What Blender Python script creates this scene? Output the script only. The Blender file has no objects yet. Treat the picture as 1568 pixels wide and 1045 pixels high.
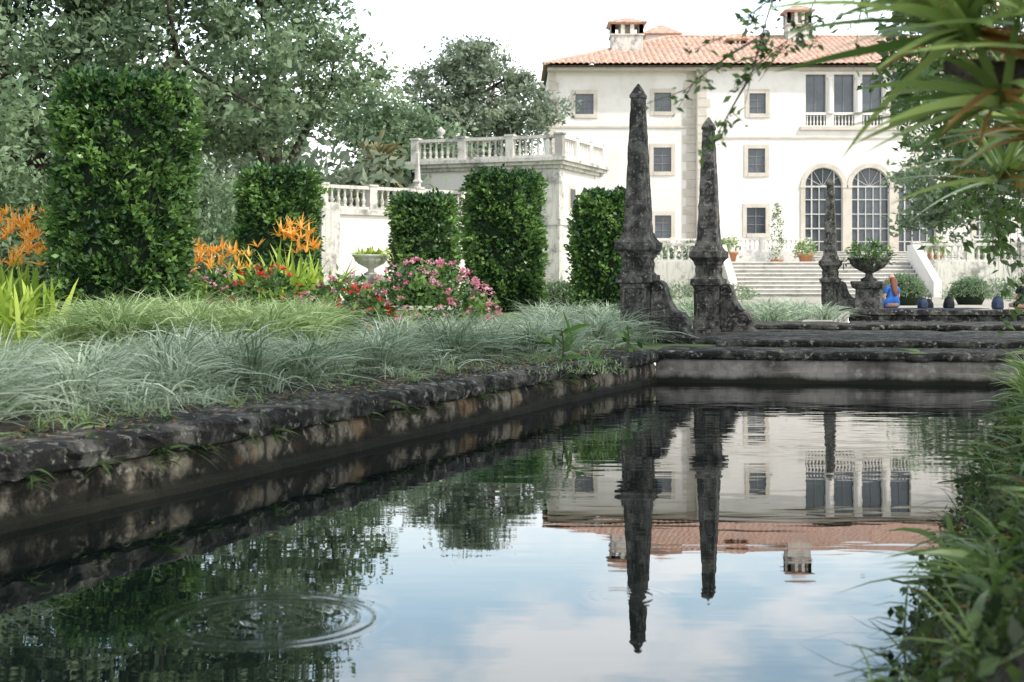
import bpy, bmesh, math, random
import numpy as np
from mathutils import Vector, Matrix
R = np.random.default_rng(7)
random.seed(7)
scene = bpy.context.scene
COL = scene.collection

# ------------------------------------------------------------------ materials
def new_mat(name):
    m = bpy.data.materials.new(name); m.use_nodes = True
    nt = m.node_tree; nt.nodes.clear()
    out = nt.nodes.new('ShaderNodeOutputMaterial')
    return m, nt, out
def N(nt, t, **kw):
    n = nt.nodes.new(t)
    for k, v in kw.items(): setattr(n, k, v)
    return n
def L(nt, a, b): nt.links.new(a, b)
def mixc(nt, fac, a, b):
    m = N(nt, 'ShaderNodeMix', data_type='RGBA')
    for s, v in ((0, fac), (6, a), (7, b)):
        if hasattr(v, 'links') or hasattr(v, 'is_linked'): L(nt, v, m.inputs[s])
        else: m.inputs[s].default_value = v if s == 0 else (*v, 1)
    return m.outputs[2]
def noise(nt, vec, scale, detail=4, rough=.6):
    n = N(nt, 'ShaderNodeTexNoise'); n.inputs['Scale'].default_value = scale
    n.inputs['Detail'].default_value = detail; n.inputs['Roughness'].default_value = rough
    L(nt, vec, n.inputs['Vector']); return n.outputs['Fac']
def ramp(nt, fac, p0, p1):
    r = N(nt, 'ShaderNodeMapRange'); r.interpolation_type = 'SMOOTHSTEP'
    r.inputs[1].default_value = p0; r.inputs[2].default_value = p1
    L(nt, fac, r.inputs[0]); return r.outputs[0]
def posn(nt, scale=(1, 1, 1)):
    g = N(nt, 'ShaderNodeNewGeometry'); m = N(nt, 'ShaderNodeMapping')
    m.inputs['Scale'].default_value = scale
    L(nt, g.outputs['Position'], m.inputs['Vector']); return m.outputs[0]
def bump(nt, h, strength, dist):
    b = N(nt, 'ShaderNodeBump'); b.inputs['Strength'].default_value = strength
    b.inputs['Distance'].default_value = dist; L(nt, h, b.inputs['Height']); return b.outputs[0]
def M2(nt, op, a, b=None):
    x = N(nt, 'ShaderNodeMath', operation=op)
    for i, q in enumerate((a, b)):
        if q is None: continue
        if hasattr(q, 'is_linked'): L(nt, q, x.inputs[i])
        else: x.inputs[i].default_value = q
    return x.outputs[0]

def foliage(name, dark, light, transl=.3, rough=.55, spec=.3):
    m, nt, out = new_mat(name)
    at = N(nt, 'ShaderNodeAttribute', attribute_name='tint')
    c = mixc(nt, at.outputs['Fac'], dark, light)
    p = N(nt, 'ShaderNodeBsdfPrincipled'); p.inputs['Roughness'].default_value = rough
    p.inputs['Specular IOR Level'].default_value = spec
    L(nt, c, p.inputs['Base Color'])
    t = N(nt, 'ShaderNodeBsdfTranslucent')
    hs = N(nt, 'ShaderNodeHueSaturation'); hs.inputs['Value'].default_value = 1.3
    hs.inputs['Saturation'].default_value = 1.1
    L(nt, c, hs.inputs['Color']); L(nt, hs.outputs[0], t.inputs['Color'])
    mx = N(nt, 'ShaderNodeMixShader'); mx.inputs[0].default_value = transl
    L(nt, p.outputs[0], mx.inputs[1]); L(nt, t.outputs[0], mx.inputs[2])
    L(nt, mx.outputs[0], out.inputs[0]); return m

def stone(name, base, dark, light=None, amt=(.45, .62), scale=3., bumpd=.02, streak=0., rust=None, rough=.9, fine=25, wet=None):
    m, nt, out = new_mat(name)
    v = posn(nt)
    n1 = noise(nt, v, scale, 5, .7)
    c = mixc(nt, ramp(nt, n1, *amt), dark, base)
    if light is not None:
        n2 = noise(nt, v, scale * 3.1, 3, .7)
        c = mixc(nt, ramp(nt, n2, .55, .7), c, light)
    if rust is not None:
        n4 = noise(nt, posn(nt, (1, 1, .8)), 2.3, 3, .6)
        c = mixc(nt, M2(nt, 'MULTIPLY', ramp(nt, n4, .54, .70), .55), c, rust)
    if streak > 0:
        n3 = noise(nt, posn(nt, (6, 6, .6)), 1.6, 3, .65)
        c = mixc(nt, M2(nt, 'MULTIPLY', ramp(nt, n3, .48, .66), streak), c, dark)
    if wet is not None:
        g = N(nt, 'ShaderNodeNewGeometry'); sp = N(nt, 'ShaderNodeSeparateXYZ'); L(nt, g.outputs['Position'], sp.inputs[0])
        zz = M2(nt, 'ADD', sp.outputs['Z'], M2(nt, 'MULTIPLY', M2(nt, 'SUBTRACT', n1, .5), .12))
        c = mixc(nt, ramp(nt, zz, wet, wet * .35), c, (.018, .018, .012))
    p = N(nt, 'ShaderNodeBsdfPrincipled'); p.inputs['Roughness'].default_value = rough
    p.inputs['Specular IOR Level'].default_value = .25
    L(nt, c, p.inputs['Base Color'])
    if bumpd:
        nb = noise(nt, v, fine, 3, .75)
        L(nt, bump(nt, nb, 1., bumpd), p.inputs['Normal'])
    L(nt, p.outputs[0], out.inputs[0]); return m

def plain(name, col, rough=.6, var=.15, scale=8, spec=.3, metal=0):
    m, nt, out = new_mat(name)
    v = posn(nt); n1 = noise(nt, v, scale, 3, .6)
    a = tuple(x * (1 - var) for x in col); b = tuple(min(1, x * (1 + var)) for x in col)
    c = mixc(nt, ramp(nt, n1, .3, .7), a, b)
    p = N(nt, 'ShaderNodeBsdfPrincipled'); p.inputs['Roughness'].default_value = rough
    p.inputs['Specular IOR Level'].default_value = spec; p.inputs['Metallic'].default_value = metal
    L(nt, c, p.inputs['Base Color']); L(nt, p.outputs[0], out.inputs[0]); return m

M_oak = foliage('oak_leaves', (.085, .13, .075), (.29, .38, .22), .38, .5, .4)  # leaf colours paled to paint background haze into them
M_oak_far = foliage('far_oak_leaves', (.15, .19, .13), (.33, .38, .27), .35)  # lighter, greyer leaf tones: aerial haze put into the colour
M_bush = foliage('shrub_leaves', (.11, .17, .09), (.30, .39, .23), .35)
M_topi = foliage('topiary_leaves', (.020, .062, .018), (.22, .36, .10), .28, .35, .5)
M_liri = foliage('liriope_blades', (.09, .15, .07), (.56, .64, .48), .25, .5, .4)
M_lgrass = foliage('light_blades', (.15, .24, .08), (.48, .57, .30), .3)
M_lime = foliage('lime_leaves', (.20, .32, .05), (.50, .58, .12), .35)
M_orange = foliage('orange_bracts', (.78, .33, .06), (.90, .60, .20), .35)
M_pink = foliage('pink_petals', (.60, .16, .26), (.80, .45, .52), .3)
M_red = foliage('red_petals', (.55, .03, .02), (.72, .12, .07), .3)
M_brom = foliage('bromeliad_leaves', (.07, .15, .035), (.42, .52, .18), .35, .3, .5)
M_dead = foliage('dry_leaves', (.20, .10, .035), (.50, .30, .12), .35)
M_near = foliage('near_leaves', (.035, .07, .02), (.17, .26, .08), .4, .4, .5)
M_moss = foliage('bank_leaves', (.012, .026, .008), (.10, .155, .045), .25)
M_palm = foliage('palm_fronds', (.17, .18, .09), (.42, .37, .21), .3)
M_bark = stone('bark', (.14, .115, .09), (.05, .04, .032), None, (.4, .6), 5, .03, 0)
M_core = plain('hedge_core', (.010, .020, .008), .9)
M_obel = stone('coral_stone', (.135, .125, .112), (.026, .025, .024), (.28, .27, .235), (.40, .62), 7, .012, .55, None, .95, 45)
M_cope = stone('lichened_coping', (.115, .11, .095), (.016, .016, .014), (.30, .285, .245), (.44, .64), 4.5, .018, .3, None, .95, 40)
M_wall = stone('stained_shaded_pool_wall', (.25, .215, .165), (.020, .018, .014), (.31, .28, .225), (.46, .64), 3.0, .010, .85, (.22, .125, .05), .9, 40, .11)  # stains and waterline algae; whole colour also darkened to stand in for oak shade
M_farwall = stone('pale_pool_wall', (.30, .27, .24), (.09, .08, .07), (.38, .35, .31), (.32, .62), 2, .008, .3, None, .9, 25, .10)
M_pave = stone('paving', (.42, .39, .34), (.16, .15, .13), None, (.35, .6), 2, .006)
M_gravel = stone('gravel', (.46, .42, .35), (.30, .28, .22), None, (.3, .6), 6, .01)
M_white = stone('white_stucco', (.73, .685, .63), (.63, .59, .54), None, (.3, .6), .5, 0, .0, None, .9, 10)
M_whitest = stone('weathered_limestone', (.60, .57, .51), (.22, .21, .19), None, (.34, .52), 1.2, .006, .4)
M_trim = stone('cream_trim', (.56, .505, .43), (.46, .41, .34), None, (.3, .6), 1.2, 0, .1)
M_glass = plain('dark_window', (.065, .075, .085), .15, .3, .6, .6)
M_shut = plain('shutter', (.19, .19, .19), .7)
M_mull = plain('mullion_paint', (.50, .49, .46), .6)
M_terra = plain('terracotta_pot', (.45, .2, .1), .8)
M_steps = stone('stair_stone', (.66, .63, .58), (.48, .46, .42), None, (.3, .55), 2, .005, .1)
M_riser = stone('stair_riser', (.40, .38, .34), (.25, .24, .21), None, (.3, .55), 2, .005, .1)  # darker than the treads: weathering, plus shading painted in so the steps read
def mk_tiles():
    m, nt, out = new_mat('terracotta_tiles')
    v = posn(nt); n1 = noise(nt, v, 3.5, 3, .7); n2 = noise(nt, v, .5, 3, .5)
    c = mixc(nt, ramp(nt, n1, .38, .62), (.42, .21, .145), (.61, .44, .34))
    c = mixc(nt, ramp(nt, n2, .45, .75), c, (.42, .30, .24))
    p = N(nt, 'ShaderNodeBsdfPrincipled'); p.inputs['Roughness'].default_value = .9
    L(nt, c, p.inputs['Base Color']); L(nt, p.outputs[0], out.inputs[0]); return m
M_tile = mk_tiles()
def mk_ground():
    m, nt, out = new_mat('lawn')
    v = posn(nt); n1 = noise(nt, v, 1.3, 4, .7); n2 = noise(nt, v, 40, 3, .7)
    c = mixc(nt, ramp(nt, n1, .35, .65), (.11, .17, .05), (.20, .27, .085))
    c = mixc(nt, ramp(nt, n2, .45, .7), c, (.07, .10, .035))
    p = N(nt, 'ShaderNodeBsdfPrincipled'); p.inputs['Roughness'].default_value = .95
    L(nt, c, p.inputs['Base Color']); L(nt, bump(nt, n2, 1, .03), p.inputs['Normal'])
    L(nt, p.outputs[0], out.inputs[0]); return m
M_ground = mk_ground()
M_soil = plain('soil_litter', (.040, .034, .024), .95, .5, 18)

def mk_water():
    m, nt, out = new_mat('pool_water')
    p = N(nt, 'ShaderNodeBsdfPrincipled')
    p.inputs['Base Color'].default_value = (.005, .009, .008, 1)
    p.inputs['Roughness'].default_value = .008
    p.inputs['IOR'].default_value = 1.52
    n1 = noise(nt, posn(nt, (1, 1.6, 1)), 2.2, 1, .5)
    n2 = noise(nt, posn(nt, (.45, 1.5, 1)), 8, 1, .5)
    g = N(nt, 'ShaderNodeNewGeometry')
    X = lambda op, a, b=None: M2(nt, op, a, b)
    def ring(cx, cy, k, r0, w, amp):
        d = N(nt, 'ShaderNodeVectorMath', operation='DISTANCE'); L(nt, g.outputs['Position'], d.inputs[0])
        d.inputs[1].default_value = (cx, cy, 0)
        s = X('SINE', X('MULTIPLY', d.outputs['Value'], k))
        e = X('EXPONENT', X('MULTIPLY', X('POWER', X('DIVIDE', X('ABSOLUTE', X('SUBTRACT', d.outputs['Value'], r0)), w), 2.), -1.))
        return X('MULTIPLY', X('MULTIPLY', s, e), amp)
    sp = N(nt, 'ShaderNodeSeparateXYZ'); L(nt, g.outputs['Position'], sp.inputs[0])
    far = X('ADD', X('MULTIPLY', ramp(nt, sp.outputs['Y'], 5., 13.), 3.6), .8)
    h = X('MULTIPLY', X('ADD', n1, X('MULTIPLY', n2, .34)), far)
    h = X('ADD', h, ring(-.72, 4.2, 120, .30, .05, .60))
    h = X('ADD', h, ring(-.72, 4.2, 80, .12, .10, .22))
    h = X('ADD', h, ring(.34, 4.5, 170, .10, .06, .10))
    L(nt, bump(nt, h, 1., .0007), p.inputs['Normal'])
    L(nt, p.outputs[0], out.inputs[0]); return m
M_water = mk_water()

# ------------------------------------------------------------------ mesh helpers
def link(o, parent=None):
    COL.objects.link(o)
    if parent: o.parent = parent
    return o
def empty(name, loc=(0, 0, 0)):
    e = bpy.data.objects.new(name, None); e.empty_display_size = .2
    e.location = loc; COL.objects.link(e); return e
def np_mesh(name, V, F, mats, tint=None, parent=None, smooth=False, midx=None):
    V = np.asarray(V, dtype=np.float32).reshape(-1, 3); F = np.asarray(F, dtype=np.int32)
    me = bpy.data.meshes.new(name)
    me.vertices.add(len(V)); me.vertices.foreach_set('co', V.ravel())
    k = F.shape[1]
    me.loops.add(F.size); me.loops.foreach_set('vertex_index', F.ravel())
    me.polygons.add(len(F)); me.polygons.foreach_set('loop_start', np.arange(len(F), dtype=np.int32) * k)
    me.polygons.foreach_set('loop_total', np.full(len(F), k, dtype=np.int32))
    if not isinstance(mats, (list, tuple)): mats = [mats]
    for m in mats: me.materials.append(m)
    if smooth: me.polygons.foreach_set('use_smooth', np.ones(len(F), dtype=bool))
    if tint is not None:
        a = me.attributes.new('tint', 'FLOAT', 'POINT'); a.data.foreach_set('value', np.asarray(tint, dtype=np.float32).ravel())
    me.update(calc_edges=True)
    return link(bpy.data.objects.new(name, me), parent)

class MB:
    def __init__(s): s.v = []; s.f = []; s.m = []; s.mats = []
    def mi(s, m):
        if m not in s.mats: s.mats.append(m)
        return s.mats.index(m)
    def add(s, vs, fs, m):
        o = len(s.v); s.v += [tuple(x) for x in vs]; k = s.mi(m)
        for f in fs: s.f.append([o + i for i in f]); s.m.append(k)
    def box(s, c, d, m, rot=0., taper=1.):
        x, y, z = d[0] / 2, d[1] / 2, d[2] / 2; cr, sr = math.cos(rot), math.sin(rot); vs = []
        for zz, t in ((-z, 1), (z, taper)):
            for a, b in ((-x, -y), (x, -y), (x, y), (-x, y)):
                a *= t; b *= t
                vs.append((c[0] + a * cr - b * sr, c[1] + a * sr + b * cr, c[2] + zz))
        s.add(vs, [(3, 2, 1, 0), (4, 5, 6, 7), (0, 1, 5, 4), (1, 2, 6, 5), (2, 3, 7, 6), (3, 0, 4, 7)], m)
    def b2(s, x0, x1, y0, y1, z0, z1, m): s.box(((x0 + x1) / 2, (y0 + y1) / 2, (z0 + z1) / 2), (x1 - x0, y1 - y0, z1 - z0), m)
    def lathe(s, c, prof, m, n=10, rot=0.):
        vs = []; fs = []
        for (z, r) in prof:
            for i in range(n):
                a = rot + 2 * math.pi * i / n; vs.append((c[0] + r * math.cos(a), c[1] + r * math.sin(a), c[2] + z))
        for j in range(len(prof) - 1):
            for i in range(n):
                k = (i + 1) % n; fs.append((j * n + i, j * n + k, (j + 1) * n + k, (j + 1) * n + i))
        fs.append(tuple(range(n))[::-1]); fs.append(tuple((len(prof) - 1) * n + i for i in range(n)))
        s.add(vs, fs, m)
    def sq(s, c, prof, m, rot=0.): s.lathe(c, [(z, h * 1.41421) for z, h in prof], m, 4, rot + math.pi / 4)
    def sqd(s, c, prof, m, n=6, jit=.002):
        vs = []; fs = []; K = 4 * n
        for (z, h) in prof:
            for k in range(4):
                for i in range(n):
                    u = -1 + 2 * i / n; x, y = [(u, -1), (1, u), (-u, 1), (-1, -u)][k]
                    ch = 1 - (random.uniform(.0, .035) if i == 0 else 0)
                    vs.append((c[0] + x * h * ch + random.gauss(0, jit), c[1] + y * h * ch + random.gauss(0, jit), c[2] + z + random.gauss(0, jit * .6)))
        for j in range(len(prof) - 1):
            for i in range(K):
                q = (i + 1) % K; fs.append((j * K + i, j * K + q, (j + 1) * K + q, (j + 1) * K + i))
        fs.append(tuple((len(prof) - 1) * K + i for i in range(K)))
        s.add(vs, fs, m)
    def tube(s, pts, rad, m, n=8):
        pts = [Vector(p) for p in pts]; vs = []; fs = []
        for i, p in enumerate(pts):
            t = (pts[min(i + 1, len(pts) - 1)] - pts[max(i - 1, 0)]).normalized()
            a = t.cross(Vector((0.3, .1, 1))); a = a if a.length > .05 else t.cross(Vector((1, 0, 0)))
            a.normalize(); b = t.cross(a)
            for k in range(n):
                an = 2 * math.pi * k / n; vs.append(p + (a * math.cos(an) + b * math.sin(an)) * rad[i])
        for i in range(len(pts) - 1):
            for k in range(n):
                q = (k + 1) % n; fs.append((i * n + k, i * n + q, (i + 1) * n + q, (i + 1) * n + k))
        fs.append(tuple(range(n))); fs.append(tuple((len(pts) - 1) * n + k for k in range(n)))
        s.add(vs, fs, m)
    def quad(s, a, b, c, d, m): s.add([a, b, c, d], [(0, 1, 2, 3)], m)
    def build(s, name, parent=None, smooth=False, jitter=0., cuts=0, bevel=0.):
        me = bpy.data.meshes.new(name); me.from_pydata(s.v, [], s.f)
        for m in s.mats: me.materials.append(m)
        me.polygons.foreach_set('material_index', s.m)
        bm = bmesh.new(); bm.from_mesh(me)
        bmesh.ops.recalc_face_normals(bm, faces=bm.faces)
        if cuts:
            bmesh.ops.subdivide_edges(bm, edges=[e for e in bm.edges if e.calc_length() > .04], cuts=cuts, use_grid_fill=True)
        if jitter:
            for v in bm.verts: v.co += Vector((random.gauss(0, 1), random.gauss(0, 1), random.gauss(0, .6))) * jitter
        if smooth:
            for f in bm.faces: f.smooth = True
        bm.to_mesh(me); bm.free(); me.update()
        o = link(bpy.data.objects.new(name, me), parent)
        if bevel:
            b = o.modifiers.new('bevel', 'BEVEL'); b.width = bevel; b.segments = 2; b.limit_method = 'ANGLE'
        return o

def unit(a): return a / (np.linalg.norm(a, axis=-1, keepdims=True) + 1e-9)
def leaves(C, size, aspect=.5, up=0., outward=None, ow=0., sv=.3, droop=0.):
    n = len(C); d = R.normal(size=(n, 3))
    d[:, 2] = d[:, 2] * .8 - droop
    if outward is not None: d = d + outward * ow
    d = unit(d); nn = R.normal(size=(n, 3)); nn[:, 2] += up
    s = unit(np.cross(d, nn)); nn = np.cross(s, d)
    Ls = (size * (1 + sv * R.uniform(-1, 1, n)))[:, None]; W = Ls * aspect
    return np.stack([C, C + d * Ls * .45 + s * W * .5 + nn * W * .18, C + d * Ls, C + d * Ls * .45 - s * W * .5 + nn * W * .18], 1)
def leaf_obj(name, V, tint, mat, parent=None):
    F = np.arange(V.shape[0] * 4).reshape(-1, 4)
    return np_mesh(name, V.reshape(-1, 3), F, mat, np.repeat(tint, 4), parent)
def blades(base, az, length, width, lean, droop, seg=5, wprof=None):
    n = len(base); t = np.linspace(0, 1, seg)[None, :]
    h = np.stack([np.cos(az), np.sin(az), np.zeros(n)], 1)
    side = np.stack([-np.sin(az), np.cos(az), np.zeros(n)], 1)
    out = length[:, None] * (np.sin(lean)[:, None] * t + droop[:, None] * .55 * t ** 2)
    up = length[:, None] * (np.cos(lean)[:, None] * t - droop[:, None] * .6 * t ** 2.4)
    P = base[:, None, :] + h[:, None, :] * out[..., None]; P[..., 2] += up
    wp = wprof if wprof is not None else np.clip(1.15 - np.linspace(0, 1, seg) ** 2 * 1.1, .05, 1)
    w = (width[:, None] * wp[None, :])[..., None] * .5
    tw = R.normal(size=(n, 1, 1)) * .5
    sd = side[:, None, :] * np.cos(tw) + np.array([0, 0, 1.])[None, None, :] * np.sin(tw)
    V = np.stack([P - sd * w, P + sd * w], 2).reshape(n, seg * 2, 3)
    f = [[2 * i, 2 * i + 1, 2 * i + 3, 2 * i + 2] for i in range(seg - 1)]
    F = (np.arange(n)[:, None, None] * seg * 2 + np.array(f)[None]).reshape(-1, 4)
    return V.reshape(-1, 3), F, seg * 2
def blade_obj(name, base, az, length, width, lean, droop, mat, tint, parent=None, seg=5, wprof=None):
    V, F, k = blades(base, az, length, width, lean, droop, seg, wprof)
    return np_mesh(name, V, F, mat, np.repeat(tint, k), parent)
def sph(n): return unit(R.normal(size=(n, 3)))

# ------------------------------------------------------------------ trees
def make_tree(name, base, blobs, per_m2, lpc, lsize, mat, trunk_r=.4, fork=.3, clump=.6, aspect=.5, twigs=5, lean=(0, 0)):
    e = empty(name, base)
    base = np.array(base, float)
    tb = MB(); fz = base[2] + fork * (min(b[0][2] for b in blobs) + 3 - base[2])
    fp = np.array([base[0] + lean[0], base[1] + lean[1], fz])
    P0 = [base - base, (fp - base) * .5 + R.normal(size=3) * .15, fp - base]
    tb.tube([tuple(p) for p in P0], [trunk_r * 1.35, trunk_r, trunk_r * .85], M_bark, 10)
    VV = []; TT = []
    for c, r in blobs:
        c = np.array(c, float); r = np.array(r, float)
        area = 4 * math.pi * ((r[0] * r[1] + r[0] * r[2] + r[1] * r[2]) / 3)
        n = max(12, int(area * per_m2))
        d = sph(n); rad = R.uniform(.35, 1.05, n) ** .6
        wob = 1 + .12 * np.sin(d[:, 0] * 7 + c[0]) + .12 * np.sin(d[:, 2] * 9 + c[2]) + .1 * np.sin(d[:, 1] * 8)
        cc = c + d * r * (rad * wob)[:, None]
        k = max(4, lpc); cs = clump * R.uniform(.6, 1.3, n)
        off = R.normal(size=(n, k, 3)) * np.array([.5, .5, .26]) * cs[:, None, None]
        pts = (cc[:, None, :] + off).reshape(-1, 3)
        VV.append(leaves(pts, lsize, aspect, up=1.0))
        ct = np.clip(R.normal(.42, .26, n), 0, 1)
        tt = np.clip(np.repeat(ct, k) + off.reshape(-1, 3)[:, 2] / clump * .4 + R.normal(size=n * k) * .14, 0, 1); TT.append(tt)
        m = (fp + c) / 2 + R.normal(size=3) * .06 * np.linalg.norm(c - fp)
        lr = trunk_r * .5
        tb.tube([tuple(fp - base), tuple(m - base), tuple(c - base)], [lr, lr * .7, lr * .4], M_bark, 7)
        for j in range(twigs):
            q = cc[R.integers(n)]; mm = (c + q) / 2 + R.normal(size=3) * .3
            tb.tube([tuple(c - base), tuple(mm - base), tuple(q - base)], [lr * .35, lr * .22, lr * .06], M_bark, 5)
    tb.build('trunk_and_limbs', e, True)
    V = np.concatenate(VV) - base
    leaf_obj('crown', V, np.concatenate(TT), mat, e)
    return e

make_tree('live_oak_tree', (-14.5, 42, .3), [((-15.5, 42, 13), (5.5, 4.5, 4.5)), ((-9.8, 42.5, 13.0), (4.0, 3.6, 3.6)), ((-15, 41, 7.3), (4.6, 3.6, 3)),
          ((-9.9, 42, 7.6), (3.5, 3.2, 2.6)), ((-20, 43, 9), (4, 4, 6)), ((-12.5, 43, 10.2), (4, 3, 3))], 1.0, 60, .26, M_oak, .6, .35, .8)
make_tree('live_oak_tree', (-7.6, 46, .3), [((-7.8, 46, 10.2), (2.5, 2.4, 2.5)), ((-9.2, 46, 12.8), (2.3, 2.6, 2.2)), ((-5.9, 46.5, 7.4), (1.9, 2.0, 1.8)), ((-8.6, 45, 6.2), (2.2, 2, 1.7))],
          1.4, 60, .23, M_oak, .4, .4, .65)
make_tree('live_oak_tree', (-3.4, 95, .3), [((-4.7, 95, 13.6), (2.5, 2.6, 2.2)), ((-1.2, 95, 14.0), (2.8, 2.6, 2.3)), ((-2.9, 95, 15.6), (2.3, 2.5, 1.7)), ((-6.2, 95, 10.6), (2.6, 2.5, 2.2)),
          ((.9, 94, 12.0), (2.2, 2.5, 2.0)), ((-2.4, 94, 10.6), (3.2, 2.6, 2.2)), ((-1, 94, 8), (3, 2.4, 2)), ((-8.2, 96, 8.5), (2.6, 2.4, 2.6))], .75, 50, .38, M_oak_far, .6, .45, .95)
make_tree('live_oak_tree', (-4.8, 66, .3), [((-5.2, 66, 7.2), (2.3, 2, 2)), ((-3.4, 66, 6.2), (1.9, 2, 1.6)), ((-6.8, 66, 9.0), (1.5, 2, 1.6))], 1.3, 50, .28, M_bush, .3, .4, .8)
make_tree('background_tree', (29, 75, .3), [((30, 76, 9), (5, 4, 5)), ((24.5, 80, 6.5), (3, 3, 3))], .7, 45, .40, M_oak, .4, .4, 1.)
make_tree('background_tree', (-16, 33, .3), [((-14, 34, 4.4), (3, 2, 2.8)), ((-18, 33, 7), (3, 3, 5))], 1.1, 55, .22, M_bush, .25, .4, .7)

def leaf_mass(name, spots, per, lpc, lsize, mat, clump=.5, hemi=True, aspect=.5, parent=None, core=False, up=.6):
    VV = []; TT = []
    for c, r in spots:
        c = np.array(c, float); r = np.array(r, float)
        area = 2 * math.pi * ((r[0] * r[1] + r[0] * r[2] + r[1] * r[2]) / 3); n = max(8, int(area * per))
        d = sph(n)
        if hemi: d[:, 2] = np.abs(d[:, 2]) * 1.1 - .15
        cc = c + d * r * (R.uniform(.65, 1.03, n) ** .5)[:, None]
        off = R.normal(size=(n, lpc, 3)) * clump * .45
        pts = (cc[:, None] + off).reshape(-1, 3)
        o = np.repeat(d, lpc, 0)
        VV.append(leaves(pts, lsize, aspect, up=up, outward=o, ow=.9))
        ct = np.clip(R.normal(.42, .2, n), 0, 1); TT.append(np.clip(np.repeat(ct, lpc) + R.normal(size=n * lpc) * .15, 0, 1))
    V = np.concatenate(VV)
    return leaf_obj(name, V, np.concatenate(TT), mat, parent)
belt = []
for i in range(46):
    x = -75 + i * 4.0 + R.normal() * 1.0; y = 135 + R.normal() * 5
    belt.append(((x, y, 4 + R.uniform(0, 2)), (5, 4, R.uniform(5, 8.5))))
for i in range(14):
    belt.append(((-40 + i * 2.7, 60 + R.normal() * 1.5 + (i % 2) * 3, 2), (3, 2.5, R.uniform(6, 9) - max(0, i - 9) * .8)))
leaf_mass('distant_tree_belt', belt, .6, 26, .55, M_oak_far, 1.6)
sh = []
for i in range(12):
    x = -18 + i * .95 + R.normal() * .3
    sh.append(((x, 38 + R.normal() * .8, .5), (1.3, 1.1, R.uniform(2.4, 3.9))))
leaf_mass('silver_shrub_border', sh, 8, 26, .17, M_bush, .45)

# oak that shades the foreground (stands to the right of the view)
make_tree('live_oak_tree', (10.5, 3, .3), [((6.2, 2.0, 8.6), (2.8, 3.0, 1.4)), ((9.5, 5, 9.5), (3.2, 3.2, 1.8)), ((6.3, 7.2, 8.4), (2.5, 2.8, 1.2)), ((9, 10.2, 8.8), (2.6, 2.6, 1.3)), ((6.8, 11.6, 8.0), (2.3, 2.2, 1.1)), ((3.2, .6, 7.8), (2.2, 2.2, 1.0)), ((4.2, 4.6, 7.8), (1.6, 1.8, .8))],
          1.2, 44, .21, M_near, .5, .5, .8)

# ------------------------------------------------------------------ topiary
def topiary(x, y, r, top, n, ls, name='topiary_column'):
    e = empty(name, (x, y, .3)); H = top - .3
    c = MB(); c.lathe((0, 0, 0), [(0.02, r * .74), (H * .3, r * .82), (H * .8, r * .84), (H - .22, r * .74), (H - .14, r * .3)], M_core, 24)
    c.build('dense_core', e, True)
    a = R.uniform(0, 2 * math.pi, n); side = R.uniform(size=n) < (2 * H) / (2 * H + r)
    z = np.where(side, R.uniform(.02, H, n), H - R.uniform(0, .12, n))
    bump_ = .05 * np.sin(a * 3 + z * 2.3 + x) + .04 * np.sin(z * 5 + a * 2) + .04 * np.sin(a * 11 + z * 9)
    taper = .93 + .07 * np.clip(z / (.45 * H), 0, 1) - .12 * np.clip((z - .86 * H) / (.14 * H), 0, 1) ** 2
    rr = np.where(side, r * (R.uniform(.80, 1.0, n)), r * np.sqrt(R.uniform(0, 1, n)) * .92) * taper + bump_
    stray = R.uniform(size=n) < .07
    rr = rr + stray * side * R.uniform(.02, .11, n)
    z = z + np.where(side, 0, .06 * np.sin(a * 5) + .06 * np.sin(a * 2 + 1) - .12 * (rr / r) ** 3 + stray * R.uniform(0, .14, n))
    P = np.stack([rr * np.cos(a), rr * np.sin(a), z], 1)
    o = np.stack([np.cos(a) * side, np.sin(a) * side, (~side) * 1. + .35], 1)
    k = 8; off = R.normal(size=(n, k, 3)) * ls * .42
    pts = (P[:, None] + off).reshape(-1, 3)
    V = leaves(pts, ls, .55, up=.4, outward=np.repeat(o, k, 0), ow=1.3)
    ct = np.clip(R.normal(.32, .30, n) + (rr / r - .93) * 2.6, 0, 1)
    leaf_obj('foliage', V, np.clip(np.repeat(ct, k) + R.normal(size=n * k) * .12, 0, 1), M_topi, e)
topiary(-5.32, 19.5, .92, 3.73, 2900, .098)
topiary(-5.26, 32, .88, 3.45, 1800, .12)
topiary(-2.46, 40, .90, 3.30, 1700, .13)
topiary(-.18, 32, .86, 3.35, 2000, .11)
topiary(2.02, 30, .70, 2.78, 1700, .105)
def ball_shrub(name, x, y, r, n=900, mat=M_topi, zs=.85):
    e = empty(name, (x, y, .3)); c = MB()
    c.lathe((0, 0, 0), [(0, r * .6), (r * .5, r * .84), (r * zs, r * .7), (r * zs * 1.35, r * .3)], M_core, 14); c.build('dense_core', e, True)
    leaf_mass('foliage', [((0, 0, r * .6), (r, r, r * zs))], n / (4 * r * r * 3), 7, .07, mat, .08, parent=e)
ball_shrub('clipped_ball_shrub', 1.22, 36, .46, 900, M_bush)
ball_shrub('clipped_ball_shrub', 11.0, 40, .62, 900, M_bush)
ball_shrub('clipped_ball_shrub', 13.2, 41, .55, 900, M_bush)

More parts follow.
